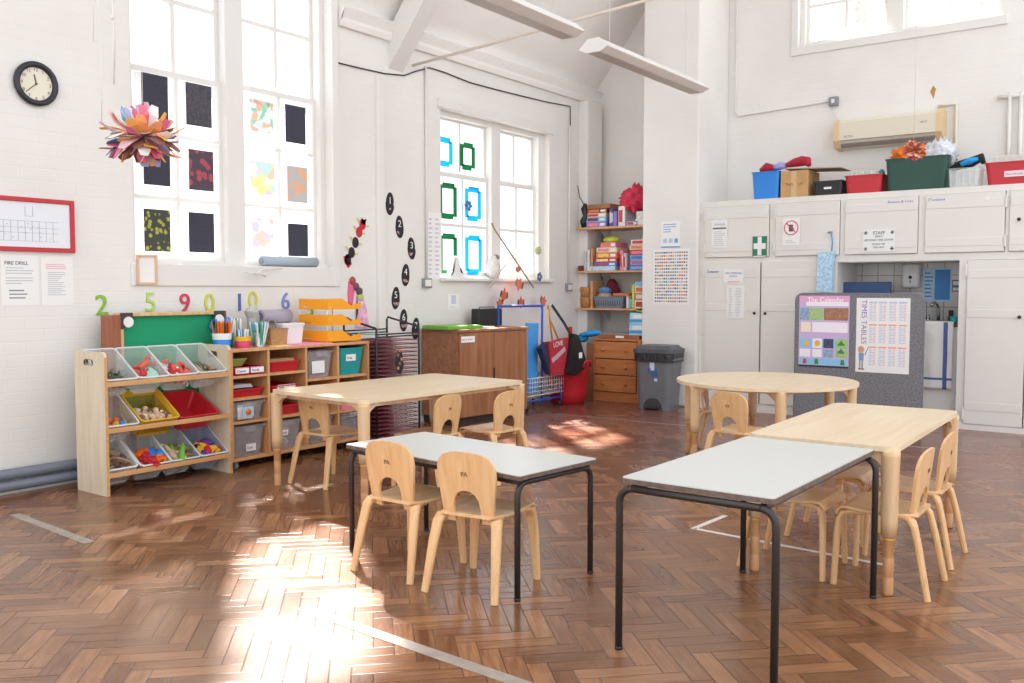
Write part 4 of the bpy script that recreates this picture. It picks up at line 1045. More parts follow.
# patterned paper bag
BP = mat('blue_pattern', '#b4d4ec', .6, noise=.3, nscale=45)
t = T('hanging_bag', 'pale blue patterned paper bag hanging on the cupboard over the felt board', 'bag', (-2.69, YC-.03, 1.19))
b = MB(); b.prism([(-.075, 0), (.065, 0), (.075, .38), (-.07, .37)], -.05, -.005, 'y'); b.build('bag_body', BP, t)
b = MB(); b.tube([(.05, -.02, .37), (.055, -.022, .46), (.045, -.02, .555), (.03, -.03, .565)], .006, 6); b.build('cord', mat('blue_cord', '#5aa0d8', .6), t)
b = MB(); b.bx(.01, .05, -.03, 0, .55, .565, .003); b.build('hook', GREY, t)

# ---------------------------------------------------------------- boxes on top of the cupboards
def crate(x0, x1, z1, m, name, label, cat='crate', d=.34, y=.09, taper=.9, z=HT, lab=None, ribs=False, lip=.008):
    w = x1-x0; h = z1-z
    t = T(name, label, cat, ((x0+x1)/2, YC+y+d/2, z), 0, 'boxes on top of the cupboards')
    b = MB(); b.tray(w-.016, d, h, .005, taper, lip)
    b.build('box_body', m, t)
    if ribs:
        for k in range(5):
            x = -w/2*.75+w*.75*k/4; b = MB(); b.bx(x-.006, x+.006, -d/2*.97-.006, -d/2*taper, .02, h-.02); b.build('rib', m, t)
    return t
crate(-3.49, -3.20, 2.375, BLUE, 'storage_crate', 'bright blue plastic crate, first in the row on top of the cupboards')
t = T('cardboard_box', 'brown cardboard box with flap open between the blue crate and black box', 'box', (-3.06, YC+.28, HT), 0, 'boxes on top of the cupboards')
b = MB(); b.bx(-.135, .135, -.17, .17, 0, .265, .003); b.build('box_body', CARD, t); b = MB(); b.bx(-.10, .44, -.16, .15, .272, .280, rot=Matrix.Rotation(R(3), 3, 'Y')); b.build('flap', mat('grey_card', '#a8917c', .8), t)
b = MB(); b.bx(-.03, .02, -.172, -.169, 0, .264); b.build('tape', mat('parcel_tape', '#cfae7e', .4), t)
for x, s_ in ((-.09, 'THIS'), (.035, 'UP')): txt(s_, .04, t, (x, -.1725, .12), mat('brown_print', '#8a5f30', .8))
t = T('black_box', 'low black lidded box beside the cardboard box on top of the cupboards', 'box', (-2.735, YC+.25, HT), 0, 'boxes on top of the cupboards')
b = MB(); b.tray(.27, .3, .13, .005, .93, .003); b.build('box_body', BLACK, t); b = MB(); b.bx(-.14, .14, -.155, .155, .125, .145, .004); b.build('lid', BLACK, t); b = MB(); b.bx(-.035, .035, -.155, -.151, .065, .085); b.build('paper_label', PAPER, t)
crate(-2.585, -2.235, 2.275, RED, 'storage_crate', 'red plastic crate between the black box and the big green crate')
crate(-2.225, -1.68, 2.40, COLS['dgrn'], 'storage_crate', 'large dark green crate with orange cloth and plastic bag on top', d=.40, taper=.92)
crate(-1.745+.06, -1.42, 2.265, CLEAR, 'storage_crate', 'clear ribbed plastic box beside the dark green crate', ribs=True, d=.26, y=.02)
t = crate(-1.405, -.93, 2.30, RED, 'storage_crate', 'red plastic crate with a pink-white card at the right end of the row')
b = MB(); b.bx(-.09, .09, -.172, -.168, .07, .12); lo = b.build('paper_label', mat('pink_white_label', '#f2d8dc', .7), t); lo.location = (.01, 0, 0); txt('Farm Animals', .024, lo, (-.08, -.174, .085), PRINT)
def blob(pts, rads, n=10): b = MB(); b.tube(pts, rads, n); return b
FAB = lambda n, c: mat(n, c, .9, noise=.25, nscale=25, bump=.6, bscale=30)
b = MB(); b.tube([(-3.44, 8.93, 2.40), (-3.38, 8.92, 2.425), (-3.30, 8.93, 2.42)], [.03, .055, .03], 8); b.tube([(-3.18, 8.90, 2.43), (-3.10, 8.92, 2.455), (-3.03, 8.92, 2.465), (-2.965, 8.90, 2.455), (-2.94, 8.88, 2.41)], [.02, .042, .05, .045, .02], 8)
b.m(1); b.tube([(-3.32, 8.93, 2.42), (-3.24, 8.92, 2.435), (-3.16, 8.91, 2.435)], [.028, .04, .022], 8)
ONE(b, 'knitted_cloth', [FAB('crimson_cloth', '#b0263a'), FAB('lilac_cloth', '#a9a8d8')], 'crimson and lilac rolled cloth lying over the blue crate and cardboard box', 'cloth')
b = MB(); crumple(b, (-2.03, 8.95, 2.42), (.15, .11, .10), 14, .2, 5)
ONE(b, 'orange_cloth', FAB('orange_cloth', '#ec7a1c'), 'bright orange cloth heaped in the dark green crate', 'cloth')
b = MB(); crumple(b, (-1.80, 8.97, 2.42), (.13, .10, .12), 20, .2, 9)
ONE(b, 'plastic_bag', FAB('white_bag', '#dcdde4'), 'crumpled white plastic bag at the right end of the green crate', 'bag')
b = MB(); b.tube([(-1.70, 8.9, 2.27), (-1.62, 8.9, 2.31), (-1.52, 8.9, 2.33), (-1.44, 8.88, 2.36), (-1.42, 8.86, 2.31)], [.02, .04, .045, .04, .02], 8); b.m(1).tube([(-1.60, 8.85, 2.31), (-1.53, 8.85, 2.335), (-1.46, 8.85, 2.35)], [.018, .03, .015], 8)
ONE(b, 'dark_cloth', [FAB('black_cloth', '#22232a'), FAB('cyan_cloth', '#1e9ae0')], 'black and bright blue cloth on top of the clear box', 'cloth')
b = MB(); b.bx(-.13, .13, -.12, .12, 0, .165, .004); ONE(b, 'patterned_box', mat('pale_green_pattern', '#c9d0c4', .7, noise=.35, nscale=50), 'pale patterned box sticking up from the red crate beside the green one', 'box', (-2.42, 8.97, 2.15))
b = MB(); b.lathe([(.025, 0), (.025, .12), (.01, .14), (0, .14)], n=12); ONE(b, 'paint_bottle', TEAL, 'teal bottle standing in the red crate beside the green one', 'bottle', (-2.28, 8.93, 2.19))
b = MB(); b.bx(-.13, .13, -.13, .13, 0, .17, .003); ONE(b, 'white_carton', mat('carton_white', '#d8d4ce', .8, noise=.1, nscale=30), 'white carton standing in the red crate at the right end', 'box', (-1.22, 8.98, 2.19))

# heater + box + conduit
t = T('fan_heater', 'long cream wall heater mounted above the cupboard boxes', 'heater', (-2.32, YB, 2.735))
b = MB(); b.prism([(0, -.14), (-.13, -.125), (-.18, -.06), (-.18, .11), (-.16, .135), (0, .14)], -.44, .44, 'x'); b.build('casing', CREAM, t)
for s_ in (-1, 1): b = MB(); b.prism([(0, -.145), (-.135, -.13), (-.186, -.062), (-.186, .112), (-.164, .14), (0, .145)], s_*.44, s_*.495, 'x'); b.build('end_cap', mat('yellowed_plastic', '#ddc096', .5), t)
b = MB(); b.prism([(-.125, -.131), (-.16, -.098), (-.16, -.090), (-.120, -.122)], -.43, .43, 'x'); b.bx(-.43, .43, -.184, -.178, -.07, -.062); b.build('grille', mat('grille_grey', '#948a84', .5), t)
txt('ELTEX', .03, t, (-.39, -.182, -.04), PRINT); txt('HEAT', .026, t, (.30, -.182, .03), PRINT)
t = T('junction_box', 'small grey metal switch box on the back wall above the heater', 'switch', (-2.865, YB, 3.09))
b = MB(); b.bx(-.045, .045, -.05, 0, -.045, .045, .006); b.build('box_body', GREY, t); b = MB(); b.bx(-.015, .015, -.058, -.05, -.02, .02, .002); b.build('rocker', WPL, t)
b = MB(); b.tube([(0, -.02, -.04), (.0, -.02, -.12), (.04, -.03, -.18), (.07, -.03, -.20)], .006, 6); b.build('cable', WHITE, t)
b = MB(); b.tube([(-2.91, YB-.015, 3.10), (-3.86, YB-.015, 3.06), (-3.90, YB-.015, 3.10), (-3.90, YB-.015, 5.9)], .011, 8); ONE(b, 'conduit', WHITE, 'white conduit running along the back wall from the switch box to the pier', 'conduit')
b = MB(); b.tube([(-1.90, YB-.02, 2.93), (-1.74, YB-.02, 2.93), (-1.74, YB-.02, 2.2)], .016, 8); ONE(b, 'conduit', CREAM, 'cream conduit bending down beside the right end of the heater', 'conduit')
b = MB()
for x in (-1.30, -1.21): b.tube([(x, YB-.03, 2.1), (x, YB-.03, 2.98)], .018, 8)
b.tube([(-1.40, YB-.03, 2.95), (-1.15, YB-.03, 2.95)], .018, 8)
ONE(b, 'pipe_run', CUPB, 'white painted pipes on the back wall at the right edge', 'pipe')
b = MB(); b.prism([(-.025, 0), (0, .05), (.025, .02), (.005, -.07)], -.004, 0, 'y'); ONE(b, 'paper_leaf', mat('dry_leaf', '#b98a50', .8), 'small brown leaf stuck on the back wall above the heater', 'leaf', (-1.95, YB, 3.08))

# ---------------------------------------------------------------- felt board
FELT = mat('grey_felt', '#7f7e82', .95, noise=.35, nscale=75, bump=.4, bscale=250)
t = T('felt_board', 'freestanding grey felt board holding a calendar poster and a times tables poster', 'display board', (-2.262, 8.15, 0), R(-1.5))
b = MB(); b.prism([(x, z+.60) for x, z in rrect(.54, .575, .06, 6)], 0, .035, 'y'); b.build('panel', FELT, t)
b = MB(); b.tube([(x, .0175, z+.60) for x, z in rrect(.541, .576, .06, 6)], .012, 6, True); b.build('edge_trim', mat('grey_trim', '#6e6d74', .5), t)
for x in (-.40, .40): b = MB(); b.bx(x-.02, x+.02, -.2, .24, 0, .03, .006); b.build('foot', DGREY, t)
th_ = Matrix.Translation((-2.262, 8.15, 0)) @ Matrix.Rotation(R(-1.5), 4, 'Z')
CAL = mat('calendar_lilac', '#cdb4e0', .5)
cm = [mat('cal_pink', '#e8a8d0', .5), mat('cal_cream', '#f4e6d0', .5), mat('cal_sky', '#8fc8ee', .5), mat('cal_green', '#a4c684', .5, noise=.2, nscale=60), mat('cal_brown', '#a8785c', .5, noise=.3, nscale=40), mat('cal_night', '#4a4668', .5, noise=.6, nscale=60), mat('cal_yellow', '#f0b848', .5), mat('cal_white', '#f4eef6', .5), mat('cal_dark', '#34343c', .5), mat('cal_blue', '#90aac8', .5, noise=.25, nscale=40)]
marks = [(0, 1, .92, 1, 1), (.14, .98, .855, .915, 8), (.02, .2, .66, .83, 10), (.21, .48, .66, .83, 4), (.50, .98, .66, .83, 5), (.04, .24, .49, .63, 2), (.27, .97, .49, .63, 8),
         (.02, .98, .27, .40, 3), (.28, .47, .27, .40, 8), (.50, .70, .27, .40, 6), (.74, .98, .27, .40, 4), (.02, .24, .14, .25, 8), (.28, .47, .14, .25, 8), (.50, .70, .14, .25, 10), (.74, .98, .14, .25, 4), (.02, .98, .03, .12, 3), (.74, .98, .06, .12, 7), (0, 1, -.0, .025, 9)]
o = sheet('calendar_poster', 'lilac calendar poster with weather pictures on the grey felt board', 'poster', .445, .635, tuple(th_ @ Vector((-.284, -.001, .843))), R(-1.5), CAL, marks, cm)
txt('The Calendar', .062, o, (-.15, -.0025, .262), mat('poster_white', '#ffffff', .5), sx=.95)
b = MB()
for x, m_ in ((-.155, 0), (-.055, 0)):
    b.m(m_); b.prism([(x+.026*math.cos(2*PI*k/14), -.105+.026*math.sin(2*PI*k/14)) for k in range(14)], -.0032, -.002, 'y')
for x, m_ in ((-.165, 1), (-.06, 2), (.17, 2)): b.m(m_); b.prism([(x-.02, -.29), (x+.02, -.29), (x+.012, -.245), (x-.012, -.245)], -.0032, -.002, 'y')
for z in (-.1, -.17): b.m(2); b.prism([(.12, z-.02), (.19, z-.02), (.155, z+.025)], -.0032, -.002, 'y')
b.build('picture_marks', [cm[6], PRO, mat('cal_leaf', '#3f8a44', .5)], o)
TTX = mat('times_table_blue', '#b9c4e6', .6); TTO = mat('times_table_orange', '#f0a890', .6)
marks = []
for r_ in range(3):
    for c in range(4):
        x0 = .24+c*.185; z1 = .95-r_*.30
        marks.append((x0, x0+.15, z1-.02, z1, 2 if r_ else 1))
        for q in range(11): marks.append((x0+.01, x0+.06+.02*((q*7) % 3), z1-.045-q*.0205, z1-.037-q*.0205, 1)); marks.append((x0+.09, x0+.13, z1-.045-q*.0205, z1-.037-q*.0205, 1 if q % 2 else 2))
o = sheet('times_tables_poster', 'white times tables poster with a cartoon child on the grey felt board', 'poster', .44, .64, tuple(th_ @ Vector((.218, -.001, .823))), R(-1.5), PAPER, marks, [TTX, TTO])
txt('TIMES TABLES', .062, o, (-.175, -.002, .305), mat('times_purple', '#9a78b8', .6), rot=(PI/2, PI/2, 0))
b = MB(); z = -.20; x = -.165   # plain stand-in figure
b.m(0).prism([(x-.01+.026*math.cos(2*PI*k/16), z+.075+.03*math.sin(2*PI*k/16)) for k in range(16)], -.0028, -.001, 'y')
b.m(1).prism([(x-.03, z+.045), (x+.015, z+.045), (x+.012, z-.02), (x-.026, z-.02)], -.0028, -.001, 'y')
b.m(2).bx(x-.025, x-.012, -.0028, -.001, z-.09, z-.02).bx(x-.004, x+.009, -.0028, -.001, z-.09, z-.02)
b.m(3).bx(x-.03, x-.008, -.003, -.001, z-.10, z-.09).bx(x-.004, x+.018, -.003, -.001, z-.10, z-.09)
b.m(3).prism([(x+.02, z+.03), (x+.05, z+.10), (x+.054, z+.10), (x+.026, z+.028)], -.003, -.001, 'y')
b.build('cartoon_child', [mat('fig_skin', '#d9a07a', .6), mat('fig_blue', '#7aa0c8', .6), mat('fig_grey', '#9c9aa4', .6), mat('fig_brown', '#7a5238', .6)], o)

# ---------------------------------------------------------------- pier posters
YP = 8.638
o = sheet('swimming_notice', 'white notice with blue text on the pier above the flags chart', 'notice', .215, .275, (-4.285, YP, 1.785), 0, PAPER, [(0, 1, .0, .05, 1)]+lines(4, .1, .8, .55, .92, 1, 2, .3)+[(.1, .3, .18, .34, 2), (.4, .6, .18, .34, 2), (.7, .88, .18, .34, 1)], [mat('mid_blue', '#6f9fd4', .7), mat('pale_blue_mark', '#b4c8e0', .7)])
marks = []; r = random.Random(4)
for i in range(16):
    for j in range(15):
        marks.append((.05+j*.0605, .05+j*.0605+.042, .045+i*.0585, .045+i*.0585+.030, 1+r.randrange(7)))
sheet('flags_chart', 'chart of tiny world flags in rows on the white pier', 'poster', .415, .575, (-4.275, YP, 1.345), 0, PAPER, marks, [mat('flag_red', '#c4505a', .7), mat('flag_blue', '#5a74b0', .7), mat('flag_green', '#5f9a6c', .7), mat('flag_yellow', '#dcb860', .7), mat('flag_dark', '#4f4a58', .7), mat('flag_pale', '#a8bcd8', .7), mat('flag_orange', '#d88a60', .7)])

# ---------------------------------------------------------------- pedal bin, chest, alcove shelves
BINB = mat('bin_grey', '#6c6e72', .45)
t = T('pedal_bin', 'tall dark grey pedal bin in front of the chest of drawers and pier', 'bin', (-4.285, 8.40, 0), R(4))
b = MB(); 
def loop(sx, sy, z, k=5): return [(x, y, z) for x, y in rrect(sx, sy, .06, k)]
L_ = [loop(.175, .145, 0), loop(.20, .165, .50), loop(.215, .18, .505), loop(.215, .18, .52)]
V = [[b.bm.verts.new(Vector(p)) for p in l] for l in L_]; n = len(V[0])
for A, B in zip(V, V[1:]):
    for i in range(n): b.bm.faces.new((A[i], A[(i+1) % n], B[(i+1) % n], B[i]))
b.bm.faces.new(V[0][::-1]); b.bm.faces.new(V[-1]); b.build('bin_body', BINB, t)
b = MB(); b.prism(rrect(.217, .182, .06, 5), .485, .585, 'z', lambda v: Vector((v.x*(1.0 if v.z > .5 else .985), v.y, v.z))); b.build('bin_liner', mat('bin_liner', '#2a2a2d', .35, bump=1, bscale=40), t)
b = MB(); b.prism(rrect(.225, .19, .07, 6), .575, .615, 'z'); b.prism(rrect(.215, .18, .07, 6), .61, .65, 'z', lambda v: Vector((v.x*(1 if v.z < .63 else .8), v.y*(1 if v.z < .63 else .75), v.z))); b.build('lid', mat('bin_lid_grey', '#54565b', .45), t)
b = MB(); b.prism([(-.10, 0)]+[(.10*-math.cos(PI*k/10), .02+.10*math.sin(PI*k/10)) for k in range(11)]+[(.10, 0)], -.156, -.143, 'y'); b.build('foot_recess', mat('bin_dark', '#3a3b3f', .5), t)
b = MB(); b.bx(-.07, .07, -.19, -.15, .01, .03, .005); b.build('pedal', BLACK, t)
b = MB(); b.m(0).bx(-.03, .02, -.166, -.160, .40, .48); b.m(1).bx(-.01, .05, -.165, -.159, .34, .42); b.m(0).bx(.02, .05, -.164, -.158, .29, .32); b.m(1).bx(-.05, -.02, -.166, -.160, .37, .42); b.build('stickers', [mat('sticker_pale', '#c8d4e4', .5), mat('sticker_blue', '#3b5f98', .5)], t)

t = T('chest_of_drawers', 'pine chest with three drawers under the alcove shelves', 'chest of drawers', (-4.885, 8.60, 0))
b = MB()
b.bx(-.30, .26, .0, .42, .66, .68, .003); b.bx(-.30, -.28, .0, .42, 0, .66); b.bx(.24, .26, .0, .42, 0, .66); b.bx(-.28, .24, .41, .42, 0, .66); b.bx(-.28, .24, .01, .41, .0, .10)
b.build('carcass', PINE, t)
for z0_, z1_ in ((.47, .65), (.295, .46), (.11, .285)):
    b = MB(); b.bx(-.272, .232, -.014, .4, z0_, z1_, .004); d = b.build('drawer', PINE, t)
    for x in (-.16, .12): g = MB(); g.lathe([(.008, 0), (.008, .01), (.018, .018), (.018, .028), (0, .032)], n=14, cap=False); g.bm.transform(Matrix.Translation((x, -.014, (z0_+z1_)/2)) @ Matrix.Rotation(PI/2, 4, 'X')); g.build('knob', PINE, d)
b = MB(); b.bx(-.27, .23, .04, .36, .68, .725, .004); ONE(b, 'wooden_tray', TEAKX, 'low brown wooden tray with a white card on top of the pine chest', 'tray', (-4.88, 8.60, 0)); o = bpy.data.objects['wooden_tray']
b = MB(); b.bx(-.05, .05, .036, .04, .69, .715); b.build('paper_label', PAPER, o)
b = MB(); b.bx(-.26, .2, .06, .34, .726, .74, .003); ONE(b, 'grey_folder', GREY, 'thin grey folder lying on the brown tray', 'folder', (-4.88, 8.60, 0))
# wipes carton stack on chest
for k, (z, lb) in enumerate(((.726, 'blue and white carton at the right of the pine chest, the lower of two'), (.846, 'blue and white carton at the right of the pine chest, upper one with yellow papers'))):
    t = T('cloth_carton', lb, 'carton', (-4.67, 8.74, z), R(-3+7*k), 'cartons on the pine chest')
    b = MB(); b.bx(-.10, .10, -.09, .09, 0, .118, .004); b.build('box_body', mat('pale_blue_carton', '#a9d4ea', .6), t)
    b = MB(); b.m(0).bx(-.101, .101, -.0915, -.09, .02, .05); b.m(1).bx(-.06, .06, -.0925, -.09, .06, .10); b.build('print_band', [mat('carton_blue', '#3f9ad8', .5), WPL], t)
b = MB(); b.bx(-.09, .11, -.08, .08, 0, .006, rot=Matrix.Rotation(R(8), 3, 'Y')); b.m(1).bx(-.07, .05, -.085, .06, .012, .02, rot=Matrix.Rotation(R(-12), 3, 'Y')); ONE(b, 'leaflets', [mat('leaflet_yellow', '#e8cc50', .6), mat('leaflet_green', '#5c8a4c', .6)], 'yellow and green leaflets on top of the cartons', 'leaflets', (-4.67, 8.72, .985), kind='stuff')

for z, lb in ((1.915, 'top pine shelf of the three in the alcove, carrying boxed games'), (1.425, 'middle pine shelf in the alcove, carrying books and jigsaws'), (1.005, 'lowest pine shelf in the alcove, carrying baskets')):
    t = T('wall_shelf', lb, 'shelf', (-5.13, 8.88, z), 0, 'alcove shelves')
    b = MB(); b.bx(-.46, .505, 0, .49, -.022, 0, .003); b.build('board', SHELFW, t)
    for x in (-.30, .35): b = MB(); b.prism([(.49, -.022), (.49, -.16), (.47, -.16), (.28, -.022)], x-.01, x+.01, 'x'); b.build('bracket', WHITE, t)
def game(x, z, w, h, m, label, d=.26, y=8.93, rz=0, m2=None, name='board_game', cat='boxed game', s_=None, grp='boxes on the alcove shelves', sc_=None):
    b = MB(); b.bx(-w/2, w/2, 0, d, 0, h, .002)
    o = ONE(b, name, m, label, cat, (x, y, z), R(rz), grp)
    if m2:
        g = MB(); g.bx(-w*.42, w*.1, -.0012, 0, h*.2, h*.8); g.m(1).bx(w*.18, w*.42, -.0012, 0, h*.25, h*.75); g.build('cover_print', [m2, WPL], o)
    if s_: txt(s_, h*.6, o, (-w*.4, -.0022, h*.25), WPL)
    return o
gm = {k: mat('game_'+k, c, .5, noise=.2, nscale=40) for k, c in dict(purple='#6a4a8c', wine='#7c2c3c', violet='#8a78c0', white='#e4e0de', red='#c83c3c', orange='#e07a48', cream='#e8d8b8', pink='#e88aa0', lblue='#7fb8e4', sky='#b8d8f0', yellow='#e8cc60', brown='#9a6840', blue='#3a78c8', lime='#c8d850', grey='#c4c4c8').items()}
Z1 = 1.916
# top shelf
game(-5.36, Z1, .27, .06, gm['violet'], 'violet boxed game at the bottom of the top shelf stack', m2=gm['pink'])
game(-5.36, Z1+.062, .26, .05, gm['lblue'], 'pale blue boxed game, second up in the top shelf stack', m2=gm['wine'])
game(-5.36, Z1+.114, .25, .045, gm['cream'], 'cream boxed game in the middle of the top shelf stack', m2=gm['red'])
game(-5.35, Z1+.161, .27, .045, gm['wine'], 'wine red boxed game near the top of the top shelf stack', m2=gm['orange'])
game(-5.33, Z1+.208, .30, .05, gm['brown'], 'dark brown boxed game topmost of the top shelf stack', d=.32)
game(-5.165, Z1, .045, .20, gm['purple'], 'purple game box standing upright on the top shelf', m2=gm['grey'])
game(-5.115, Z1, .045, .17, gm['violet'], 'violet game box standing upright on the top shelf beside the purple one')
game(-5.03, Z1, .085, .22, gm['white'], 'white box with a coloured label standing on the top shelf', m2=gm['red'])
game(-4.90, Z1, .14, .05, gm['lblue'], 'low blue box under the red tissue on the top shelf', m2=gm['red'])
game(-4.76, Z1, .20, .07, gm['white'], 'lower white box at the right end of the top shelf'); game(-4.75, Z1+.072, .19, .08, gm['white'], 'upper white box at the right end of the top shelf')
b = MB()
rr = random.Random(3)
crumple(b, (-4.90, 9.0, 2.205), (.15, .12, .12), 16, .22, 3)
ONE(b, 'tissue_bundle', mat('red_tissue', '#d23252', .7, noise=.3, nscale=20, bump=.5, bscale=25), 'crumpled red tissue bundle on the top alcove shelf', 'bundle')
b = MB(); b.tube([(-5.52, 8.93, 1.925), (-5.53, 8.93, 1.99), (-5.50, 8.93, 2.05), (-5.52, 8.93, 2.13), (-5.50, 8.93, 2.19)], [.03, .04, .03, .036, .02], 8); b.tube([(-5.52, 8.93, 2.18), (-5.58, 8.93, 2.27), (-5.60, 8.92, 2.40)], .005, 5); ONE(b, 'black_cable_coil', BLACK, 'coiled black cable hanging at the left end of the top shelf', 'cable')
# middle shelf
Z2 = 1.427
game(-5.28, Z2, .34, .05, gm['sky'], 'pale flat box lying at the bottom of the middle shelf stack', d=.30); game(-5.24, Z2+.052, .30, .04, gm['blue'], 'blue flat box, second up on the middle shelf', m2=gm['red'])
game(-5.23, Z2+.094, .29, .045, gm['red'], 'red jigsaw box with small print on the middle shelf', m2=gm['cream']); game(-5.22, Z2+.141, .27, .06, gm['orange'], 'orange jigsaw box in the middle shelf stack', m2=gm['yellow'])
game(-5.22, Z2+.203, .26, .055, gm['cream'], 'cream jigsaw box in the middle shelf stack', m2=gm['pink']); game(-5.20, Z2+.26, .20, .055, gm['pink'], 'pink box near the top of the middle shelf stack', m2=gm['orange'])
game(-5.50, Z2, .035, .22, gm['grey'], 'grey magazine standing at the left of the middle shelf', rz=4); game(-5.46, Z2, .03, .24, gm['white'], 'white folder standing at the left of the middle shelf', rz=-3); game(-5.415, Z2, .02, .26, SHELFW, 'thin wooden board leaning beside the folders on the middle shelf', rz=-6)
game(-5.565, Z2, .06, .06, gm['wine'], 'small wine-red box at the left end of the middle shelf')
b = MB(); b.sph((-5.22, 9.05, Z2+.35), (.11, .07, .04), 12); ONE(b, 'lime_bag', gm['lime'], 'lime green soft bag on top of the middle shelf stack', 'bag')
for k, c in enumerate(('pink', 'grey')): game(-5.03+.045*k, Z2, .04, .22-.03*k, gm[c], '%s box file standing upright on the middle shelf' % c, m2=gm['red'])
for k, (c, m2_, nm) in enumerate((('blue', 'lblue', 'bottom'), ('pink', 'violet', 'second'), ('lblue', 'blue', 'third'), ('red', 'pink', 'fourth'), ('cream', 'orange', 'fifth'), ('white', 'red', 'topmost'))): game(-4.80+.01*(k % 2), Z2+.056*k, .27-.012*(k % 3), .053, gm[c], '%s boxed game in the right-hand stack on the middle shelf, %s up' % ({'blue': 'blue', 'pink': 'pink', 'lblue': 'light blue', 'red': 'red', 'cream': 'cream', 'white': 'white'}[c], nm), m2=gm[m2_])
# lowest shelf
Z3 = 1.007
for k in range(2): b = MB(); b.lathe([(.07, 0), (.078, .10), (.078, .115), (.07, .118), (0, .118)], n=20); ONE(b, 'round_wicker_box', mat('wood_bentbox', '#c08850', .6, noise=.2, nscale=30), ('round wooden box at the left end of the lowest shelf, lower one', 'round wooden box at the left end of the lowest shelf, upper one')[k], 'box', (-5.52, 9.0, Z3+.12*k))
game(-5.415, Z3, .03, .30, SHELFW, 'upright orange-brown board on the lowest alcove shelf', name='wooden_board', cat='board')
t = T('slotted_basket', 'grey slotted plastic basket on the lowest alcove shelf', 'basket', (-5.19, 9.03, Z3))
b = MB(); b.tray(.38, .24, .13, .004, .88, .008); b.build('basket_body', mat('slate_plastic', '#7b8694', .5), t)
for k in range(11): b = MB(); x = -.15+.03*k; b.bx(x-.004, x+.004, -.116, -.106, .025, .085); b.build('slot', mat('slot_dark', '#4c5460', .6), t)
b = MB(); b.tube([(0, 0, 0), (0, 0, .08), (0, .0, .16), (0, .0, .20)], [.07, .085, .055, .02], 12); ONE(b, 'red_hat', FAB('wine_felt', '#8c2f42'), 'dark red felt shape standing behind the grey basket', 'hat', (-5.30, 9.2, Z3+.13))
b = MB(); b.sph((0, 0, 0), (.08, .06, .055), 12); b.m(1).sph((0, 0, -.06), (.09, .07, .05), 12); ONE(b, 'blue_soft_toy', [FAB('steel_blue_cloth', '#5a86b4'), FAB('tan_cloth', '#caa884')], 'blue and tan soft toy on top of the grey basket', 'soft toy', (-5.28, 9.0, Z3+.19))
b = MB(); b.bx(-.10, .10, -.05, .05, 0, .03, .004); ONE(b, 'pencil_case', gm['orange'], 'orange pencil case lying on the grey basket', 'pencil case', (-5.06, 9.02, Z3+.135))
for k, (c, m2_, h) in enumerate((('white', 'red', .09), ('orange', 'white', .075), ('cream', 'orange', .07), ('sky', 'lblue', .05))): game(-4.76, Z3+[0, .092, .169, .241][k], .20, h, gm[c], '%s box in the stack at the right of the lowest shelf, %s' % ((('white', 'orange', 'cream', 'pale blue')[k]), ('at the bottom', 'second up', 'third up', 'on top')[k]), m2=gm[m2_], s_='LOTTO' if k == 1 else None)
for k, (c, h) in enumerate((('white', .13), ('lblue', .10), ('lime', .26))): game(-4.95+.035*k, Z3, .03, h, gm[c], '%s picture book standing on the lowest alcove shelf' % (('white', 'light blue', 'lime green')[k]), name='picture_book', cat='book')

# items between cupboard and chest
b = MB(); b.bx(-.05, .05, 0, .02, 0, .62, .002); ONE(b, 'wooden_plank', TEAK, 'brown wooden panel standing on the floor left of the pine chest', 'panel', (-5.245, 8.63, 0))
b = MB(); b.cyl((0, 0, 0), (0, 0, .56), .055, n=20); ONE(b, 'white_roll', WPL, 'tall white paper roll standing on the floor left of the pine chest', 'roll', (-5.375, 8.60, 0))
b = MB(); b.cyl((0, 0, 0), (-.05, .10, .80), .022, n=12); ONE(b, 'red_pole', RED, 'red pole leaning in the corner behind the hanging bags', 'pole', (-5.40, 8.44, 0))
b = MB(); b.sph((0, 0, 0), (.15, .10, .035), 12, Matrix.Rotation(R(-8), 3, 'Y')); b.sph((-.10, 0, -.05), (.06, .08, .05), 10); ONE(b, 'blue_cloth', FAB('azure_cloth', '#2f9ae0'), 'bright blue cloth draped over the panel and chest corner', 'cloth', (-5.27, 8.68, .725))

# ---------------------------------------------------------------- things on and by the left wall
XF = XW + .001
def WL_(y, z, out=0): return (XF + out, y, z)
# clock
t = T('wall_clock', 'round wall clock with a thick black rim high on the left wall', 'clock', WL_(2.806, 2.452), LZ)
t.scale = (.92,)*3
b = MB(); b.tube([(.125*math.cos(2*PI*k/48), -.022, .125*math.sin(2*PI*k/48)) for k in range(48)], .02, 10, True); b.build('rim', mat('navy_black', '#23242e', .35), t)
b = MB(); b.cyl((0, 0, 0), (0, -.018, 0), .12, n=48); b.build('dial', mat('cream_dial', '#e6e0cc', .5), t)
HB = mat('clock_brown', '#5c4a36', .5)
for k in range(1, 13): a = PI/2-2*PI*k/12; txt(str(k), .03, t, (.092*math.cos(a), -.0185, .092*math.sin(a)-.010), HB, name='numeral', align='CENTER')
for nm, a, l, w in (('hour_hand', 348, .06, .008), ('minute_hand', 228, .09, .005)):
    a = PI/2-R(a); b = MB(); b.strip([(0, -.022, 0), (l*math.cos(a), -.022, l*math.sin(a))], w, .002, (math.sin(a), 0, -math.cos(a))); b.build(nm, HB, t)
b = MB(); b.cyl((0, -.018, 0), (0, -.026, 0), .007, n=12); b.build('hub', HB, t)
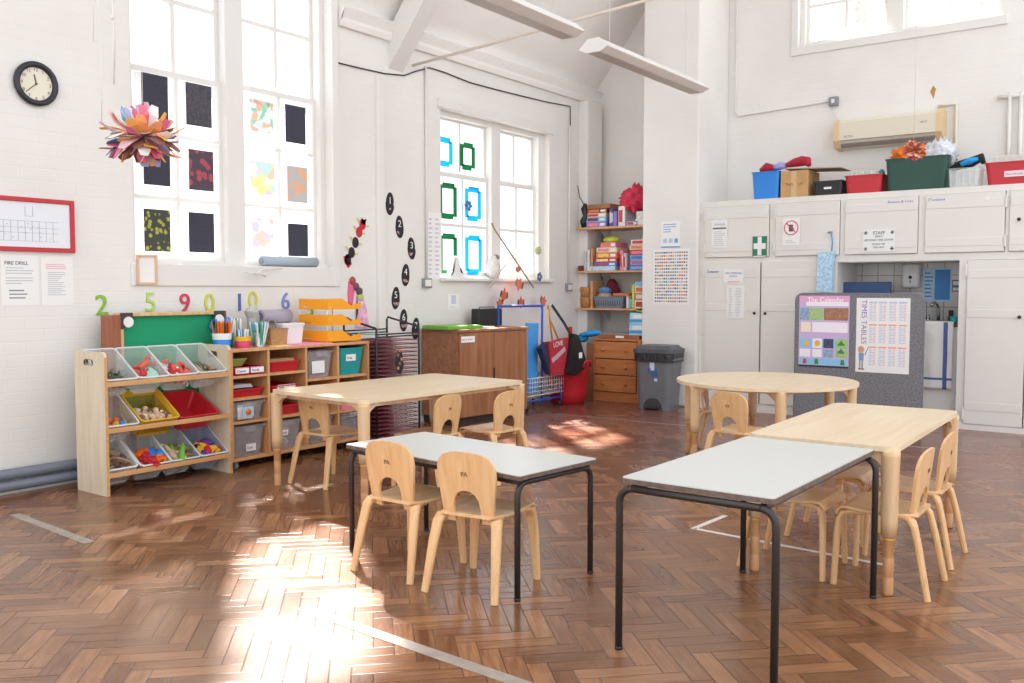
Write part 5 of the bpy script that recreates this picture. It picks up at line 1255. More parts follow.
# framed plan
t = T('framed_plan', 'building plan in a red frame on the left wall above the fire drill notice', 'frame', WL_(2.72, 1.607), LZ)
b = MB()
for x0, x1, z0_, z1_ in ((-.30, .30, .135, .162), (-.30, .30, -.162, -.135), (-.30, -.273, -.162, .162), (.273, .30, -.162, .162)): b.bx(x0, x1, -.022, 0, z0_, z1_, .004)
b.build('frame_moulding', RED, t)
b = MB(); b.bx(-.275, .275, -.010, -.002, -.137, .137)
b.m(1)
r = random.Random(9)
for k in range(9): x = -.17+.042*k; b.bx(x, x+.002, -.0112, -.0098, -.10, .02)
for z in (-.10, -.05, -.02, .02): b.bx(-.17, .20, -.0112, -.0098, z, z+.002)
for x in (.0, .045): b.bx(x, x+.002, -.0112, -.0098, .05, .11)
b.bx(.0, .045, -.0112, -.0098, .05, .052)
for k in range(14): x = -.16+.34*r.random(); z = -.09+.10*r.random(); b.bx(x, x+.012, -.0112, -.0098, z, z+.003)
b.build('plan_sheet', [mat('plan_paper', '#e4e6ec', .15), mat('plan_line', '#aab0c0', .8)], t)
o = sheet('fire_drill_notice', 'white FIRE DRILL notice below the red-framed plan', 'notice', .22, .30, WL_(2.685, 1.27), LZ, PAPER, lines(3, .12, .9, .62, .78, 1, 1)+lines(3, .12, .85, .42, .58, 1, 2)+lines(3, .2, .8, .12, .34, 2, 3), [mat('faint_print', '#c4c6cc', .8), PRINT])
txt('FIRE DRILL', .03, o, (-.09, -.002, .095), DK)
sheet('evacuation_notice', 'white notice with fine print to the right of the fire drill sheet', 'notice', .20, .30, WL_(2.91, 1.268), LZ, PAPER, lines(3, .15, .85, .74, .86, 2, 5)+lines(12, .2, .8, .2, .7, 1, 6), [mat('faint_print', '#c4c6cc', .8), mat('pink_print', '#e8a0a8', .8)])
# small pale wooden frame
t = T('picture_frame', 'small empty pale wooden frame leaning under the corner of the tall window', 'frame', WL_(3.507, 1.35), LZ)
b = MB()
for x0, x1, z0_, z1_ in ((-.075, .075, .085, .1), (-.075, .075, -.1, -.085), (-.075, -.06, -.1, .1), (.06, .075, -.1, .1)): b.bx(x0, x1, -.03, -.015, z0_, z1_, .002)
b.build('frame_moulding', mat('pale_pine', '#dcb899', .6), t); b = MB(); b.bx(-.062, .062, -.017, -.015, -.087, .087); b.build('backing', PAPER, t)
# roll on the sill, stick
t = T('fabric_roll', 'pale blue-grey roll lying on the sill of the tall window', 'roll', (XW-.035, 4.77, 1.435), LZ)
b = MB(); b.cyl((-.27, 0, 0), (.27, 0, 0), .038, n=20); b.build('roll', mat('pale_blue_grey', '#a9b8c4', .7), t)
b = MB(); b.cyl((-.275, 0, 0), (-.269, 0, 0), .024, n=16); b.build('core', mat('core_grey', '#8c9aa6', .7), t)
b = MB(); b.tube([(-.19, -.03, .0), (-.10, -.06, -.01), (.0, -.03, -.03)], .006, 6); b.tube([(-.12, -.05, -.02), (-.04, -.05, .02), (.16, -.02, .03)], .007, 6); ONE(b, 'white_bracket', WHITE, 'white bent metal bracket fixed on the front of the tall window sill', 'bracket', (XW+.045, 4.45, 1.345), LZ)
# numbers
cols = dict(g=mat('moss_number', '#8cb83a', .7, noise=.2, nscale=30), l=mat('lime_number', '#bcd478', .7), r=mat('red_number', '#c8465a', .7), y=mat('yellow_number', '#d0d060', .7), b=mat('blue_number', '#5868a8', .7), p=mat('periwinkle_number', '#8090cc', .7))
for ch_, c, y, z, lb in (('2', 'g', 3.155, 1.055, 'green painted numeral 2 on the wall above the toy rack'), ('5', 'l', 3.50, 1.07, 'lime painted numeral 5 on the wall above the green board'), ('9', 'r', 3.765, 1.06, 'red numeral 9 on the wall above the right corner of the green board'),
                      ('0', 'y', 3.965, 1.06, 'yellow numeral 0 on the wall just right of the red 9'), ('1', 'b', 4.225, 1.06, 'narrow blue numeral 1 on the wall above the pens'), ('0', 'y', 4.345, 1.075, 'yellow numeral 0 on the wall just right of the blue 1'),
                      ('6', 'p', 4.655, 1.065, 'blue-violet numeral 6 on the wall left of the orange trays'), ('5', 'g', 4.90, 1.0, 'green numeral 5 half hidden behind the orange letter trays')):
    o = txt(ch_, .185, None, (XF+.004, y-.01, z), cols[c], name='painted_number', ext=.006, rot=(PI/2, 0, PI/2)); tag(o, lb, 'number', 'painted numbers above the storage')
# footprints
SOLE = mat('black_card', '#2b262b', .8, noise=.2, nscale=40); SKIN = [mat('pink_blob', '#d8a8a8', .7), mat('lilac_blob', '#a8a0c4', .7), mat('orange_blob', '#c88468', .7)]
foot = [(.052*math.cos(a)*(1 if math.sin(a) < 0 else .82), .10*math.sin(a)) for a in [2*PI*k/26 for k in range(26)]]
for k, (y, z, rt) in enumerate(((5.865, 1.965, 2), (5.985, 1.77, -4), (6.14, 1.585, -6), (6.06, 1.345, 4), (5.93, 1.14, 5), (6.03, .94, 2), (6.19, .86, 6))):
    t = T('paper_footprint', 'black paper footprint numbered %d on the left wall' % (k+1), 'footprint', WL_(y, z), LZ, 'numbered paper footprints')
    Mr = Matrix.Rotation(R(rt), 4, 'Y')
    b = MB(); b.M = Mr; b.prism([(x*(1+.12*(zz > 0)), zz) for x, zz in foot], -.004, 0, 'y'); b.build('sole', SOLE, t)
    l = txt(str(k+1), .085, t, (0, -.0045, .0), PAPER, name='numeral', align='CENTER')
    for q in range(min(k+1, 5)):
        b = MB(); b.cyl((-.026+.013*q+.006*(k == 0)*4, -.004, -.045-.012*(q % 2)), (-.026+.013*q+.006*(k == 0)*4, -.008, -.045-.012*(q % 2)), .009, n=10); b.build('dot', SKIN[(q+k) % 3], t)
b = MB(); b.prism([(x*.95, zz*.95) for x, zz in foot], -.004, 0, 'y'); t = ONE(b, 'paper_footprint', SOLE, 'brown and black paper footprint hanging low on the wire drying rack', 'footprint', (-5.02, 5.335, .64), LZ, 'numbered paper footprints')
for q in range(5): b = MB(); b.cyl((-.02+.02*(q % 3), -.004, -.05+.035*q), (-.02+.02*(q % 3), -.008, -.05+.035*q), .014, n=10); b.build('dot', [SKIN[2], COLS['brn']][q % 2], t)
# caterpillar
t = T('paper_caterpillar', 'red and black paper caterpillar with yellow legs climbing the left wall', 'paper caterpillar', WL_(5.46, 1.63), LZ)
cat_p = [(-.105, -.165), (-.06, -.105), (-.015, -.02), (.03, .07), (.07, .135)]
for k, (x, z) in enumerate(cat_p):
    b = MB(); b.prism([(x+.036*math.cos(a), z+.046*math.sin(a)) for a in [2*PI*q/12 for q in range(12)]], -.006, 0, 'y', lambda v: v); s_ = b.build('body_segment', [SOLE, SOLE, SOLE, RED, RED][k], t)
    if 0 < k < 5:
        b = MB()
        for sd in (-1, 1): b = MB(); b.strip([(x+sd*.03, -.003, z+sd*-.012), (x+sd*.065, -.01, z+sd*-.03+.02)], .012, .003, (0, 0, 1)); b.build('paper_leg', mat('straw_yellow', '#ddc070', .7), s_)
b = MB(); b.prism([(-.15, -.14), (-.10, -.13), (-.06, -.20), (-.10, -.235), (-.14, -.19)], -.006, 0, 'y'); b.m(1).prism([(-.12, -.155), (-.09, -.15), (-.085, -.19), (-.11, -.195)], -.009, -.005, 'y'); b.build('head', [RED, SOLE], t)
b = MB(); b.prism([(.05, .15), (.06, .19), (.085, .175), (.115, .185), (.105, .15), (.08, .13)], -.006, 0, 'y'); b.build('tail_tuft', SOLE, t)
t = T('paper_dragon', 'pink and red tissue figure hanging on the wall above the orange trays', 'paper figure', WL_(5.46, 1.10), LZ)
b = MB(); b.prism([(-.10, .18), (-.05, .20), (-.03, .14), (-.06, -.02), (-.10, -.04), (-.11, .08)], -.01, 0, 'y'); b.build('streamer', mat('hot_pink', '#e86a90', .7), t)
for k, (x, z) in enumerate(((-.06, .19), (-.02, .14), (.02, .10), (.03, .05))): b = MB(); b.sph((x, -.012, z), (.035, .012, .035), 10); b.build('body_segment', [mat('brick_red', '#a84a4a', .7), mat('plum', '#7a4660', .7), mat('dusky', '#5f4a50', .7), mat('lime_tissue', '#b8c870', .7)][k], t)
b = MB(); b.prism([(-.01, .06), (.05, .08), (.10, -.06), (.13, -.22), (-.03, -.2), (0, -.05)], -.014, -.004, 'y'); b.build('tissue_skirt', mat('pink_tissue', '#ecb4cc', .7, noise=.3, nscale=30), t)
sheet('wall_list', 'tall white sheet with faint blue lines beside the second window', 'notice', .20, .62, WL_(6.455, 1.62), LZ, PAPER, lines(13, .1, .42, .05, .93, 1, 7)+lines(13, .55, .9, .05, .93, 1, 8), [mat('lilac_print', '#c8c8e0', .8)])
sheet('small_notice', 'small faint notice on the wall above the brown cupboard', 'notice', .17, .15, WL_(6.73, 1.10), LZ, PAPER, [(.3, .7, .35, .9, 1)]+lines(2, .1, .9, .05, .25, 1), [mat('lilac_print', '#c8c8e0', .8)])

# papers on the tall window -------------------------------------------
XP = -5.742
BLK = mat('black_sugar_paper', '#3a3a48', .8, noise=.12, nscale=60)
def art_noise(name, c1, c2, sc_, thr=.5):
    m = bpy.data.materials.new(name); m.use_nodes = True; nt = m.node_tree; tc = nt.nodes.new('ShaderNodeTexCoord')
    v = nt.nodes.new('ShaderNodeTexVoronoi'); v.inputs['Scale'].default_value = sc_; nt.links.new(tc.outputs['Object'], v.inputs['Vector'])
    rp = nt.nodes.new('ShaderNodeValToRGB'); rp.color_ramp.interpolation = 'LINEAR'; e = rp.color_ramp.elements; e[0].position = thr-.12; e[0].color = lin(c2); e[1].position = thr; e[1].color = lin(c1)
    nt.links.new(v.outputs['Distance'], rp.inputs[0]); nt.links.new(rp.outputs[0], nt.nodes['Principled BSDF'].inputs['Base Color']); return m
def art_multi(name, base, sc_, cl, tr=.5):
    m = bpy.data.materials.new(name); m.use_nodes = True; nt = m.node_tree; tc = nt.nodes.new('ShaderNodeTexCoord'); bs = nt.nodes['Principled BSDF']
    v = nt.nodes.new('ShaderNodeTexVoronoi'); v.inputs['Scale'].default_value = sc_; nt.links.new(tc.outputs['Object'], v.inputs['Vector'])
    sp = nt.nodes.new('ShaderNodeSeparateColor'); nt.links.new(v.outputs['Color'], sp.inputs[0]); rp = nt.nodes.new('ShaderNodeValToRGB'); rp.color_ramp.interpolation = 'CONSTANT'
    e = rp.color_ramp.elements; e[0].position = 0; e[0].color = lin(cl[0]); e[1].position = 1/len(cl); e[1].color = lin(cl[1])
    for k in range(2, len(cl)): q = e.new(k/len(cl)); q.color = lin(cl[k])
    nt.links.new(sp.outputs[0], rp.inputs[0]); nt.links.new(rp.outputs[0], bs.inputs['Base Color'])
    t_ = nt.nodes.new('ShaderNodeBsdfTranslucent'); nt.links.new(rp.outputs[0], t_.inputs[0]); mx = nt.nodes.new('ShaderNodeMixShader'); mx.inputs[0].default_value = tr
    nt.links.new(bs.outputs[0], mx.inputs[1]); nt.links.new(t_.outputs[0], mx.inputs[2]); nt.links.new(mx.outputs[0], nt.nodes['Material Output'].inputs[0]); return m
art = [
 (0, 2, 3.585, 3.785, 2.388, 2.69, BLK, 'black drawing at the top left of the taped-up pictures in the tall window'),
 (0, 1, 3.588, 3.791, 1.936, 2.235, BLK, 'black picture behind the tissue pompom, left column of the tall window'),
 (0, 0, 3.58, 3.783, 1.48, 1.77, art_noise('yellow_leaf_print', '#3a3c34', '#a8a840', 26, .42), 'black picture with yellow-green leaf prints at the bottom left of the tall window'),
 (1, 2, 3.928, 4.14, 2.388, 2.686, mat('scribbled_black', '#4c4a54', .8, noise=.35, nscale=45), 'grey-black scribbled picture, second column of the tall window, top row'),
 (1, 1, 3.94, 4.147, 1.93, 2.218, art_noise('red_flower_print', '#4a3848', '#b04450', 17, .45), 'dark picture with red flower shapes in the tall window'),
 (1, 0, 3.93, 4.143, 1.484, 1.77, BLK, 'black picture with faint chalk line, second column bottom of the tall window'),
 (2, 2, 4.48, 4.70, 2.42, 2.662, art_multi('fairy_painting', '', 22, ('#f3f2f0', '#b4ddd0', '#f2cfc0', '#f3f2f0', '#e0e8ee', '#f4ead0')), 'white picture with green and orange winged figure in the tall window'),
 (2, 1, 4.474, 4.707, 1.946, 2.198, art_multi('circle_painting', '', 14, ('#f4dcc8', '#dce2f2', '#f4f0e8', '#d0ebe8', '#f4eac0', '#e6dcf0')), 'white picture with pastel circles in the tall window, third column'),
 (2, 0, 4.48, 4.69, 1.53, 1.76, art_multi('faint_painting', '', 18, ('#f3f2f0', '#f3f2f0', '#dcdcf0', '#f3f2f0', '#f4dcd4', '#f3f2f0')), 'white picture with faint blue and pink marks at the bottom of the tall window'),
 (3, 2, 4.819, 5.025, 2.38, 2.674, BLK, 'plain black picture in the top right pane of the taped-up pictures'),
 (3, 1, 4.828, 5.038, 1.912, 2.198, art_noise('orange_flower_print', '#c4c0be', '#eeb48c', 13, .45), 'grey picture with pale orange flowers in the right column of the tall window'),
 (3, 0, 4.83, 5.036, 1.482, 1.741, BLK, 'black picture at the bottom right of the tall window, above the blue roll'),
]
cy0 = [3.528, 3.880, 4.433, 4.785]; cy1 = [3.846, 4.197, 4.751, 5.102]; rz0 = [1.46, 1.88, 2.31]; rz1 = [1.838, 2.272, 2.685]
for c, r_, a0, a1, z0_, z1_, m_, lb in art:
    yc, zc = (cy0[c]+cy1[c])/2, (rz0[r_]+rz1[r_])/2
    o = sheet('window_picture', lb, 'picture', cy1[c]-cy0[c], rz1[r_]-rz0[r_], (XP, yc, zc), LZ, WPAPER, group='pictures taped to the tall window')
    b = MB(); b.bx(a0-yc, a1-yc, -.003, -.0012, z0_-zc, z1_-zc); b.build('drawing', m_, o)
# coloured tape frames on window 2
TB = translucent('cyan_cellophane', '#28b4e8', .6, .3); TG = translucent('green_cellophane', '#1a8a5c', .5, .3)
def tapeframe(y0, y1, z0_, z1_, m_, lb, partial=False):
    yc, zc = (y0+y1)/2, (z0_+z1_)/2; w, h = (y1-y0)/2, (z1_-z0_)/2; tk = .055
    t = T('tape_frame', lb, 'tape frame', (-5.732, yc, zc), LZ, 'cellophane frames on the second window')
    parts_ = [(-w+tk, w-tk*.6, h-tk, h), (w-tk, w, -h+tk*.5, h-tk*.6)]
    if not partial: parts_ += [(-w+tk*.6, w-tk, -h, -h+tk), (-w, -w+tk, -h+tk*.6, h-tk*.4)]
    else: parts_[1] = (w-tk, w, -h*.1, h-tk*.6); parts_ += [(-w, -w+tk, -h+tk*.6, h-tk*.4), (-w+.02, -.02, -h, -h+tk*.6)]
    for x0, x1, a, c_ in parts_: b = MB(); b.bx(x0, x1, -.002, 0, a, c_); b.build('tape_strip', m_, t)
tapeframe(6.62, 6.86, 2.39, 2.67, TB, 'cyan cellophane frame at the top left of the second window'); tapeframe(6.97, 7.205, 2.39, 2.66, TG, 'green cellophane frame at the top of the second window, beside a cyan one')
tapeframe(6.65, 6.92, 1.893, 2.24, TG, 'green cellophane frame in the middle row of the second window'); tapeframe(7.045, 7.30, 1.895, 2.235, TB, 'cyan cellophane frame in the middle row with a blue flower')
tapeframe(6.65, 6.92, 1.37, 1.755, TG, 'partly torn green cellophane frame in the bottom row of the second window', True); tapeframe(7.045, 7.312, 1.365, 1.755, TB, 'cyan cellophane frame in the bottom row of the second window')
b = MB()
for k in range(6): b.sph((.035*math.cos(k), -.01, .035*math.sin(k)), (.03, .012, .02), 8)
ONE(b, 'paper_flower', mat('denim_tissue', '#4f84b4', .7, noise=.3, nscale=30), 'blue tissue flower stuck on the middle cyan frame', 'flower', (-5.72, 7.07, 2.04), LZ)
# window sill 2 : jar / ornaments
b = MB(); b.lathe([(.05, 0), (.075, .06), (.07, .14), (.04, .2), (.03, .23), (0, .235)], n=16); b.m(1).sph((.03, -.01, .215), (.05, .03, .03), 10); b.sph((.06, 0, .06), (.03, .03, .06), 8)
ONE(b, 'bird_ornament', [mat('pale_ornament', '#d8d2c8', .6, noise=.15, nscale=20), mat('moss_grey', '#7c8470', .7)], 'pale and mossy ornament standing on the sill of the second window', 'ornament', (XW-.03, 7.40, 1.327), LZ)
b = MB(); b.prism([(-.10, 0), (.16, 0), (.14, .04), (.05, .05), (.02, .19), (-.02, .20), (-.05, .06), (-.10, .05)], -.03, 0, 'y'); ONE(b, 'white_animal_figure', WPL, 'white flat animal figure on the sill of the second window, left side', 'figure', (XW-.02, 6.78, 1.327), LZ)
# hanging twig mobile
t = T('twig_mobile', 'crossed brown twigs with hanging leaves in front of the second window', 'mobile', (XW+.12, 7.54, 1.45), LZ)
tw = mat('twig_brown', '#a08468', .8)
b = MB(); b.tube([(-.36, 0, .42), (-.32, 0, .36), (.2, 0, -.08), (.36, 0, -.22)], [.012, .008, .009, .006], 6); b.build('twig', tw, t)
b = MB(); b.tube([(-.36, .03, -.22), (-.22, .03, -.08), (.22, .03, .25)], [.010, .008, .004], 6); b.build('twig', mat('twig_pale', '#c8b8a4', .8), t)
def leaf(x, z, s_, m_, rt):
    b = MB(); b.M = Matrix.Translation((x, -.015, z)) @ Matrix.Rotation(R(rt), 4, 'Y')
    b.prism([(0, -.05*s_), (.02*s_, -.03*s_), (.05*s_, -.02*s_), (.03*s_, .0), (.045*s_, .03*s_), (.015*s_, .025*s_), (0, .06*s_), (-.015*s_, .025*s_), (-.045*s_, .03*s_), (-.03*s_, 0), (-.05*s_, -.02*s_), (-.02*s_, -.03*s_)], -.002, .002, 'y'); return b
LM = [mat('rust_leaf', '#c86848', .7, noise=.15, nscale=40), mat('coral_leaf', '#d87860', .7)]
for x, z, s_, q, rt in ((-.18, -.29, 1.3, 0, 10), (-.25, -.37, 1.1, 0, 40), (.08, -.18, 1.4, 1, 80), (.11, -.37, 1.2, 0, 0), (.52, -.36, 1.2, 1, -30), (.06, -.03, .8, 1, 0)):
    l = leaf(x, z, s_, LM[q], rt).build('leaf', LM[q], t)
    g = MB(); g.cyl((x, -.015, z+.03), (x, 0, z+.18), .0012, n=4); g.build('thread', WHITE, l)
b = MB(); b.sph((.44, 0, .18), (.05, .03, .05), 10); b.build('moss_ball', mat('sage', '#b4b890', .8), t); b = MB(); b.cyl((.44, 0, .18), (.46, 0, -.06), .0015, n=4); b.cyl((.44, 0, .18), (.43, 0, 1.0), .0015, n=4); b.build('thread', WHITE, t)
b = MB()
for k in range(5): b.sph((.47+.03*math.cos(k*1.256), 0, -.10+.03*math.sin(k*1.256)), (.018, .01, .025), 8)
b.build('flower', mat('slate_flower', '#6c7090', .7), t)

# pompoms ---------------------------------------------------------------
def pompom(name, label, c, r, colours, n, seed, wfac=.3, up=1.0, squash=.8, swirl=.6):
    t = T(name, label, 'pompom', c)
    rr = random.Random(seed); ms = [mat('tissue_'+k, k, .8) for k in colours]
    mbs = [MB() for _ in ms]
    for k in range(n):
        ph = math.acos(1-2*(k+.5)/n); th_ = k*2.399+rr.random()*.3
        d = Vector((math.sin(ph)*math.cos(th_), math.sin(ph)*math.sin(th_), math.cos(ph)*squash)).normalized()
        L = r*(.78+.3*rr.random()); side = d.cross(Vector((rr.random()-.5, rr.random()-.5, 1))).normalized()
        bend_ = d.cross(side)*(rr.random()-.5)*swirl*r
        pts = [d*r*.08, d*L*.4+bend_*.3, d*L*.75+bend_*.7, d*L*.95+bend_*1.2]
        pts = [Vector((p.x, p.y, p.z*squash)) for p in pts]
        mbs[rr.randrange(len(ms))].strip(pts, [r*.06, r*wfac*.7, r*wfac, r*wfac*.55], r*.012, side)
    for b, m_ in zip(mbs, ms): o = b.build('tissue_petals', m_, t)
    for o in t.children: o['kind'] = 'stuff'
    b = MB(); b.cyl((0, 0, 0), (0, 0, up), .0015, n=5); b.build('thread', WHITE, t)
    return t
pompom('tissue_pompom', 'large multicoloured tissue pompom hanging in front of the tall window', (-4.25, 2.66, 1.985), .185, ['#e87890', '#f0a870', '#e8c0c8', '#b0b4d4', '#8a5a4c', '#e8e4e4', '#6fa8c8', '#f0b858', '#d87898', '#f0d8dc'], 100, 5, .34, 3.9, .8, 1.5)
pompom('tissue_pompom', 'small coral pompom hanging on a white string in front of the green crate', (-1.575, 7.0, 2.205), .085, ['#e0987c', '#c87860', '#f0b498', '#a85a48'], 90, 6, .35, 3.7, .95, .4)
for k, (y, z, x, lb) in enumerate(((2.55, 2.475, -4.5, 'leftmost of three white strings hanging beside the tall window'), (2.583, 2.07, -4.5, 'longest of three white strings hanging beside the tall window'), (2.655, 2.28, -4.5, 'knotted white string hanging nearest to the tall window'))):
    b = MB(); b.tube([(x, y, 6.0), (x, y, z+.6), (x+.003, y+.006, z+.3), (x, y, z)], .003 if k < 2 else .005, 5)
    if k == 2: b.sph((x, y, 2.62), .014, 8); b.tube([(x, y+.008, 2.62), (x, y+.012, 2.5), (x, y+.004, 2.36)], .004, 5)
    ONE(b, 'hanging_string', WHITE, lb, 'string')

# lamps -----------------------------------------------------------------
DIFF = mat('lamp_louvre', '#b9b4ae', .4)
def lamp(x, y0, y1, z, label):
    t = T('pendant_striplight', label, 'ceiling light', (x, (y0+y1)/2, z), 0, 'suspended strip lights'); L = (y1-y0)/2
    b = MB(); b.prism([(-.04, .085), (.04, .085), (.11, .030), (.108, .022), (.05, .0), (-.05, .0), (-.108, .022), (-.11, .030)], -L, L, 'y'); b.build('housing', WHITE, t)
    b = MB(); b.bx(-.045, .045, -L+.02, L-.02, -.006, .004); b.build('louvre', DIFF, t)
    for e in (-L-.013, L+.001): b = MB(); b.prism([(-.042, .088), (.042, .088), (.113, .026), (.052, -.004), (-.052, -.004), (-.113, .026)], e, e+.012, 'y'); b.build('end_cap', WHITE, t)
    for y in (-L*.75, L*.75):
        b = MB(); b.cyl((0, y, .085), (0, y, 3.2), .003, n=5); b.build('suspension_wire', WHITE, t)
lamp(-3.165, 5.24, 6.80, 2.775, 'white suspended strip light seen whole, in front of the pier')
lamp(-3.165, 3.38, 4.93, 2.80, 'white suspended strip light cut by the top of the photo, above the middle')

# book trolley, bags, tub ------------------------------------------------
BT_ = mat('blue_tube', '#3054b4', .35)
t = T('book_trolley', 'blue tubular trolley with a white wire basket beside the brown cupboard', 'trolley', (-5.20, 7.35, 0), LZ)
b = MB(); b.tube([(-.20, .2, .06), (-.20, .2, 1.05)], .012, 8); b.build('upright', BT_, t); b = MB(); b.tube([(.27, 0, .06), (.27, 0, 1.05)], .012, 8); b.build('upright', BT_, t)
b = MB(); b.tube([(-.20, .2, 1.05), (.29, 0, 1.05)], .012, 8); b.build('top_bar', BT_, t)
b = MB(); b.tube([(-.02, 0, .10), (.62, 0, .10), (.62, .34, .10), (-.02, .34, .10)], .011, 8, True); b.build('base_frame', BT_, t)
b = MB(); b.tube([(.62, 0, .05), (.62, 0, .22)], .011, 8); b.build('upright', BT_, t)
for x in (0, .6):
    for y in (0, .34): b = MB(); b.sph((x, y, .028), (.028, .014, .028), 12); b.build('castor', BLACK, t)
b = MB()
for z in (.155, .195, .24, .285, .33): b.tube([(.03, -.02, z), (.64, -.02, z), (.64, .34, z), (.03, .34, z)], .005 if z in (.155, .33) else .003, 5, True)
for k in range(15): x = .03+.61*k/14; b.cyl((x, -.02, .155), (x, -.02, .33), .003, n=5)
for k in range(8): y = -.02+.36*k/7; b.cyl((.64, y, .155), (.64, y, .33), .003, n=5); b.cyl((.03, y, .155), (.64, y, .155), .003, n=5)
b.build('wire_basket', WPL, t)
b = MB(); b.bx(.03, .23, .02, .05, .17, .88, .008, rot=Matrix.Rotation(R(2), 3, 'Y')); ONE(b, 'blue_board', mat('sky_blue_plastic', '#4aa0ea', .4), 'tall light blue plastic board standing in the wire basket of the trolley', 'board', (-5.20, 7.35, 0), LZ)
# red tub
t = T('plastic_tub', 'large red flexible tub on the floor behind the wire basket', 'tub', (-5.26, 8.20, 0))
b = MB(); b.lathe([(0, 0), (.17, 0), (.20, .12), (.235, .40), (.245, .405), (.245, .415), (.228, .41), (.195, .13), (.165, .012), (0, .012)], n=28, cap=False); b.build('tub_body', RED, t)
for a in (0, PI): b = MB(); b.tube([(.235*math.cos(a)+0, -.07, .40), (.245*math.cos(a), -.05, .46), (.245*math.cos(a), .05, .46), (.235*math.cos(a), .07, .40)], .012, 8); b.build('handle', RED, t)
b = MB(); b.sph((0, 0, 0), (.16, .14, .06), 12); ONE(b, 'red_fabric', FAB('red_fabric', '#c43a40'), 'red fabric heaped in the red tub', 'fabric', (-5.28, 8.16, .40))
# tote bags
CRM = mat('crimson_tote', '#b42c3c', .6, noise=.25, nscale=25)
t = T('tote_bag', 'red printed shopping bag with navy side hanging from the blue trolley', 'bag', (-5.13, 7.74, .36), LZ)
b = MB(); b.prism([(-.13, 0), (.14, -.02), (.19, .36), (-.17, .33)], -.05, .0, 'y'); b.build('bag_body', CRM, t)
b = MB(); b.prism([(-.17, .33), (-.13, .0), (-.16, .06), (-.28, .27)], -.03, .03, 'y'); b.build('side_gusset', mat('navy_gusset', '#2a3048', .6), t)
b = MB(); b.strip([(-.12, -.052, .14), (.0, -.053, .19), (.12, -.052, .25)], .05, .003, (0, 0, 1)); b.build('printed_band', mat('silver_print', '#c8a8b0', .6), t)
txt('LOVE', .075, t, (-.10, -.055, .27), PAPER, rot=(PI/2, R(-6), 0))
b = MB(); b.tube([(-.08, -.03, .33), (-.115, -.02, .55), (-.12, 0, .69), (-.08, 0, .55), (.04, -.02, .35)], .009, 6); b.build('strap', mat('amber_strap', '#c88a38', .6), t)
t = T('tote_bag', 'black shoulder bag hanging on a long black strap from the blue trolley', 'bag', (-5.09, 7.98, .38), LZ)
b = MB(); b.prism([(-.14, -.02), (.02, -.06), (.24, .03), (.20, .12), (.07, .36), (-.02, .38)], -.06, .0, 'y'); b.build('bag_body', BLACK, t)
b = MB(); b.strip([(.03, -.03, .30), (-.16, -.02, .50), (-.35, .0, .68)], .035, .006, (1, 0, 1)); b.build('strap', BLACK, t)
b = MB(); b.bx(.07, .13, -.064, -.06, .12, .18, .001); b.build('patch', PAPER, t)

# tape on the floor -------------------------------------------------------
TAPE = mat('worn_tape', '#a0958b', .6, noise=.15, nscale=20); TAPEW = mat('white_tape', '#e4e0da', .5)
def tape(name, pts, w, m_, label):
    b = MB(); b.strip([(x, y, .0012) for x, y in pts], w, .0016, (pts[0][1]-pts[-1][1], pts[-1][0]-pts[0][0], 0)); ONE(b, name, m_, label, 'floor tape')
tape('floor_tape', [(-5.06, 2.35), (-4.2, 2.295)], .055, TAPE, 'worn grey strip of floor tape near the left wall pipes')
tape('floor_tape', [(-2.68, 2.295), (-1.0, 2.215)], .055, TAPE, 'long grey strip of floor tape running out of the bright sun patch')
tape('floor_tape', [(-1.96, 4.254), (-1.004, 4.183)], .028, TAPEW, 'white floor tape under the right-hand tables')
tape('floor_tape', [(-1.965, 4.24), (-1.941, 4.60)], .03, TAPEW, 'short white floor tape turning away from the strip under the tables')
tape('floor_tape', [(-4.9, 7.42), (-3.05, 7.46), (-1.4, 7.5), (-.7, 7.5)], .02, TAPE, 'thin pale line across the floor before the cupboards')

# trees outside the high window -------------------------------------------
LEAF = mat('spring_leaf', '#ccd2c0', .6)
for k, (x, y, lb) in enumerate(((-4.4, 15.5, 'pale tree outside the high window, seen in its left light'), (-2.6, 16.5, 'pale tree outside the high window, seen in its right light'))):
    t = T('tree', lb, 'tree', (x, y, 0)); rr = random.Random(k)
    b = MB(); b.tube([(0, 0, 0), (.1, 0, 3), (.0, .1, 4.5), (.2, 0, 6.5)], [.2, .13, .06, .02], 8)
    for q in range(14):
        a = rr.random()*6.28; z = 3.5+rr.random()*3; b.tube([(0, 0, z), (math.cos(a)*1.0, math.sin(a)*1.0, z+.8), (math.cos(a)*1.7, math.sin(a)*1.7, z+1.7)], [.03, .018, .006], 5)
    b.build('trunk', mat('grey_bark', '#c4beb6', .8), t)
    b = MB()
    for q in range(1300):
        d = Vector((rr.gauss(0, 1), rr.gauss(0, 1), rr.gauss(0, 1))).normalized()*(rr.random()**.4)
        c = Vector((d.x*2.1, d.y*1.6, 6.6+d.z*2.6)); s_ = .03+.035*rr.random(); u = Vector((rr.gauss(0, 1), rr.gauss(0, 1), rr.gauss(0, 1))).normalized(); w_ = u.orthogonal().normalized()
        vs = [b.bm.verts.new(c+u*s_*1.4), b.bm.verts.new(c+w_*s_*.6), b.bm.verts.new(c-u*s_*1.4), b.bm.verts.new(c-w_*s_*.6)]; b.bm.faces.new(vs)
    o = b.build('foliage', LEAF, t); o['kind'] = 'stuff'

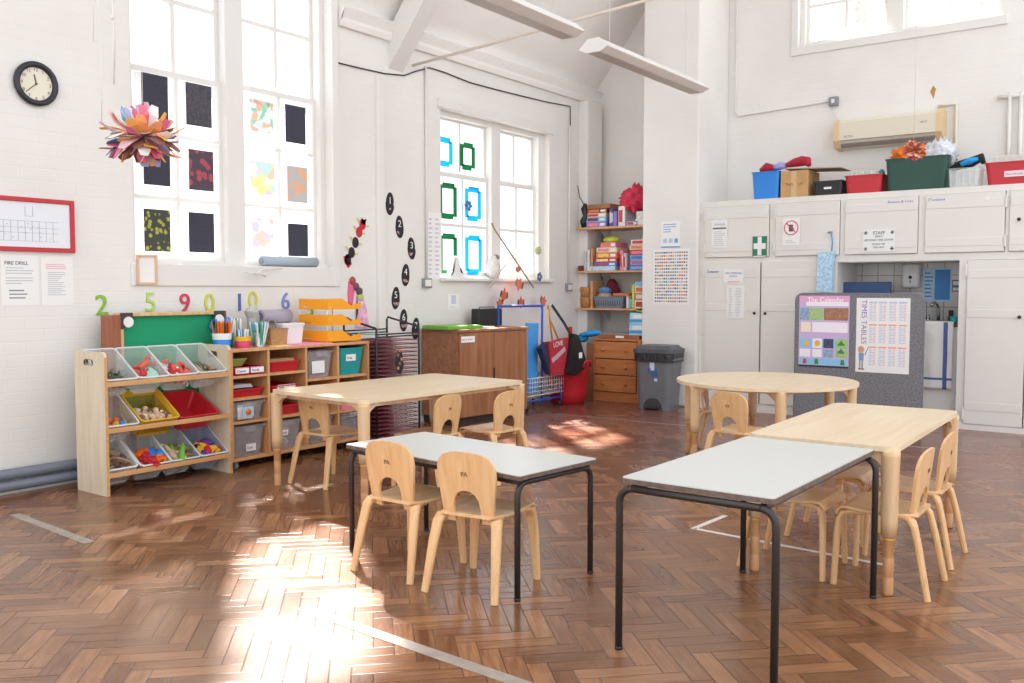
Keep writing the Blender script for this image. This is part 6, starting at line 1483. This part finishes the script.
# unseen tree, added so its crown breaks up the sun through the tall window
t = T('tree', 'unseen leaning tree added outside the tall window to break up the sun', 'tree', (-9.8, 3.2, 0)); rr = random.Random(12)
b = MB(); b.tube([(0, 0, 0), (0, .1, 4), (.0, 1.2, 6.6), (.1, 4.0, 8.3)], [.28, .2, .13, .04], 8)
for q in range(12):
    a = rr.random()*6.28; b.tube([(0, 2.5, 7.5), (.1+math.cos(a)*.6, 4+math.sin(a)*.5, 8.3+rr.random()-.5)], [.05, .012], 5)
b.build('trunk', _m['grey_bark'], t)
b = MB()
for q in range(900):
    d = Vector((rr.gauss(0, 1), rr.gauss(0, 1), rr.gauss(0, 1))).normalized()*(rr.random()**.4)
    c = Vector((.1+d.x*1.1, 3.55+d.y*.5, 8.3+d.z*1.5)); s_ = .05+.05*rr.random(); u = Vector((rr.gauss(0, 1), rr.gauss(0, 1), rr.gauss(0, 1))).normalized(); w_ = u.orthogonal().normalized()
    vs = [b.bm.verts.new(c+u*s_*1.4), b.bm.verts.new(c+w_*s_*.6), b.bm.verts.new(c-u*s_*1.4), b.bm.verts.new(c-w_*s_*.6)]; b.bm.faces.new(vs)
o = b.build('foliage', LEAF, t); o['kind'] = 'stuff'

# ---------------------------------------------------------------- camera, light
cam = bpy.data.cameras.new('camera'); co = bpy.data.objects.new('camera', cam); col.objects.link(co); sc.camera = co
cam.sensor_width = 36; cam.sensor_fit = 'HORIZONTAL'; cam.lens = 913/1024*36; cam.clip_end = 200
co.location = (0, 0, 1.22)
co.rotation_euler = (PI/2-math.atan(52.5/913), 0, R(36.2))
sun = bpy.data.lights.new('sun', 'SUN'); sun.energy = 20; sun.angle = R(2.2); sun.color = (1, .96, .9)
so = bpy.data.objects.new('sun', sun); col.objects.link(so)
so.rotation_euler = Vector((.8, -.63, -1)).to_track_quat('-Z', 'Y').to_euler()
w = bpy.data.worlds.new('world'); sc.world = w; w.use_nodes = True
bg = w.node_tree.nodes['Background']; bg.inputs[0].default_value = (.93, .965, 1, 1); bg.inputs[1].default_value = 1.5
sc.view_settings.view_transform = 'Standard'; sc.view_settings.look = 'None'; sc.view_settings.gamma = 1
sc.view_settings.exposure = .36
sc.view_settings.use_curve_mapping = False
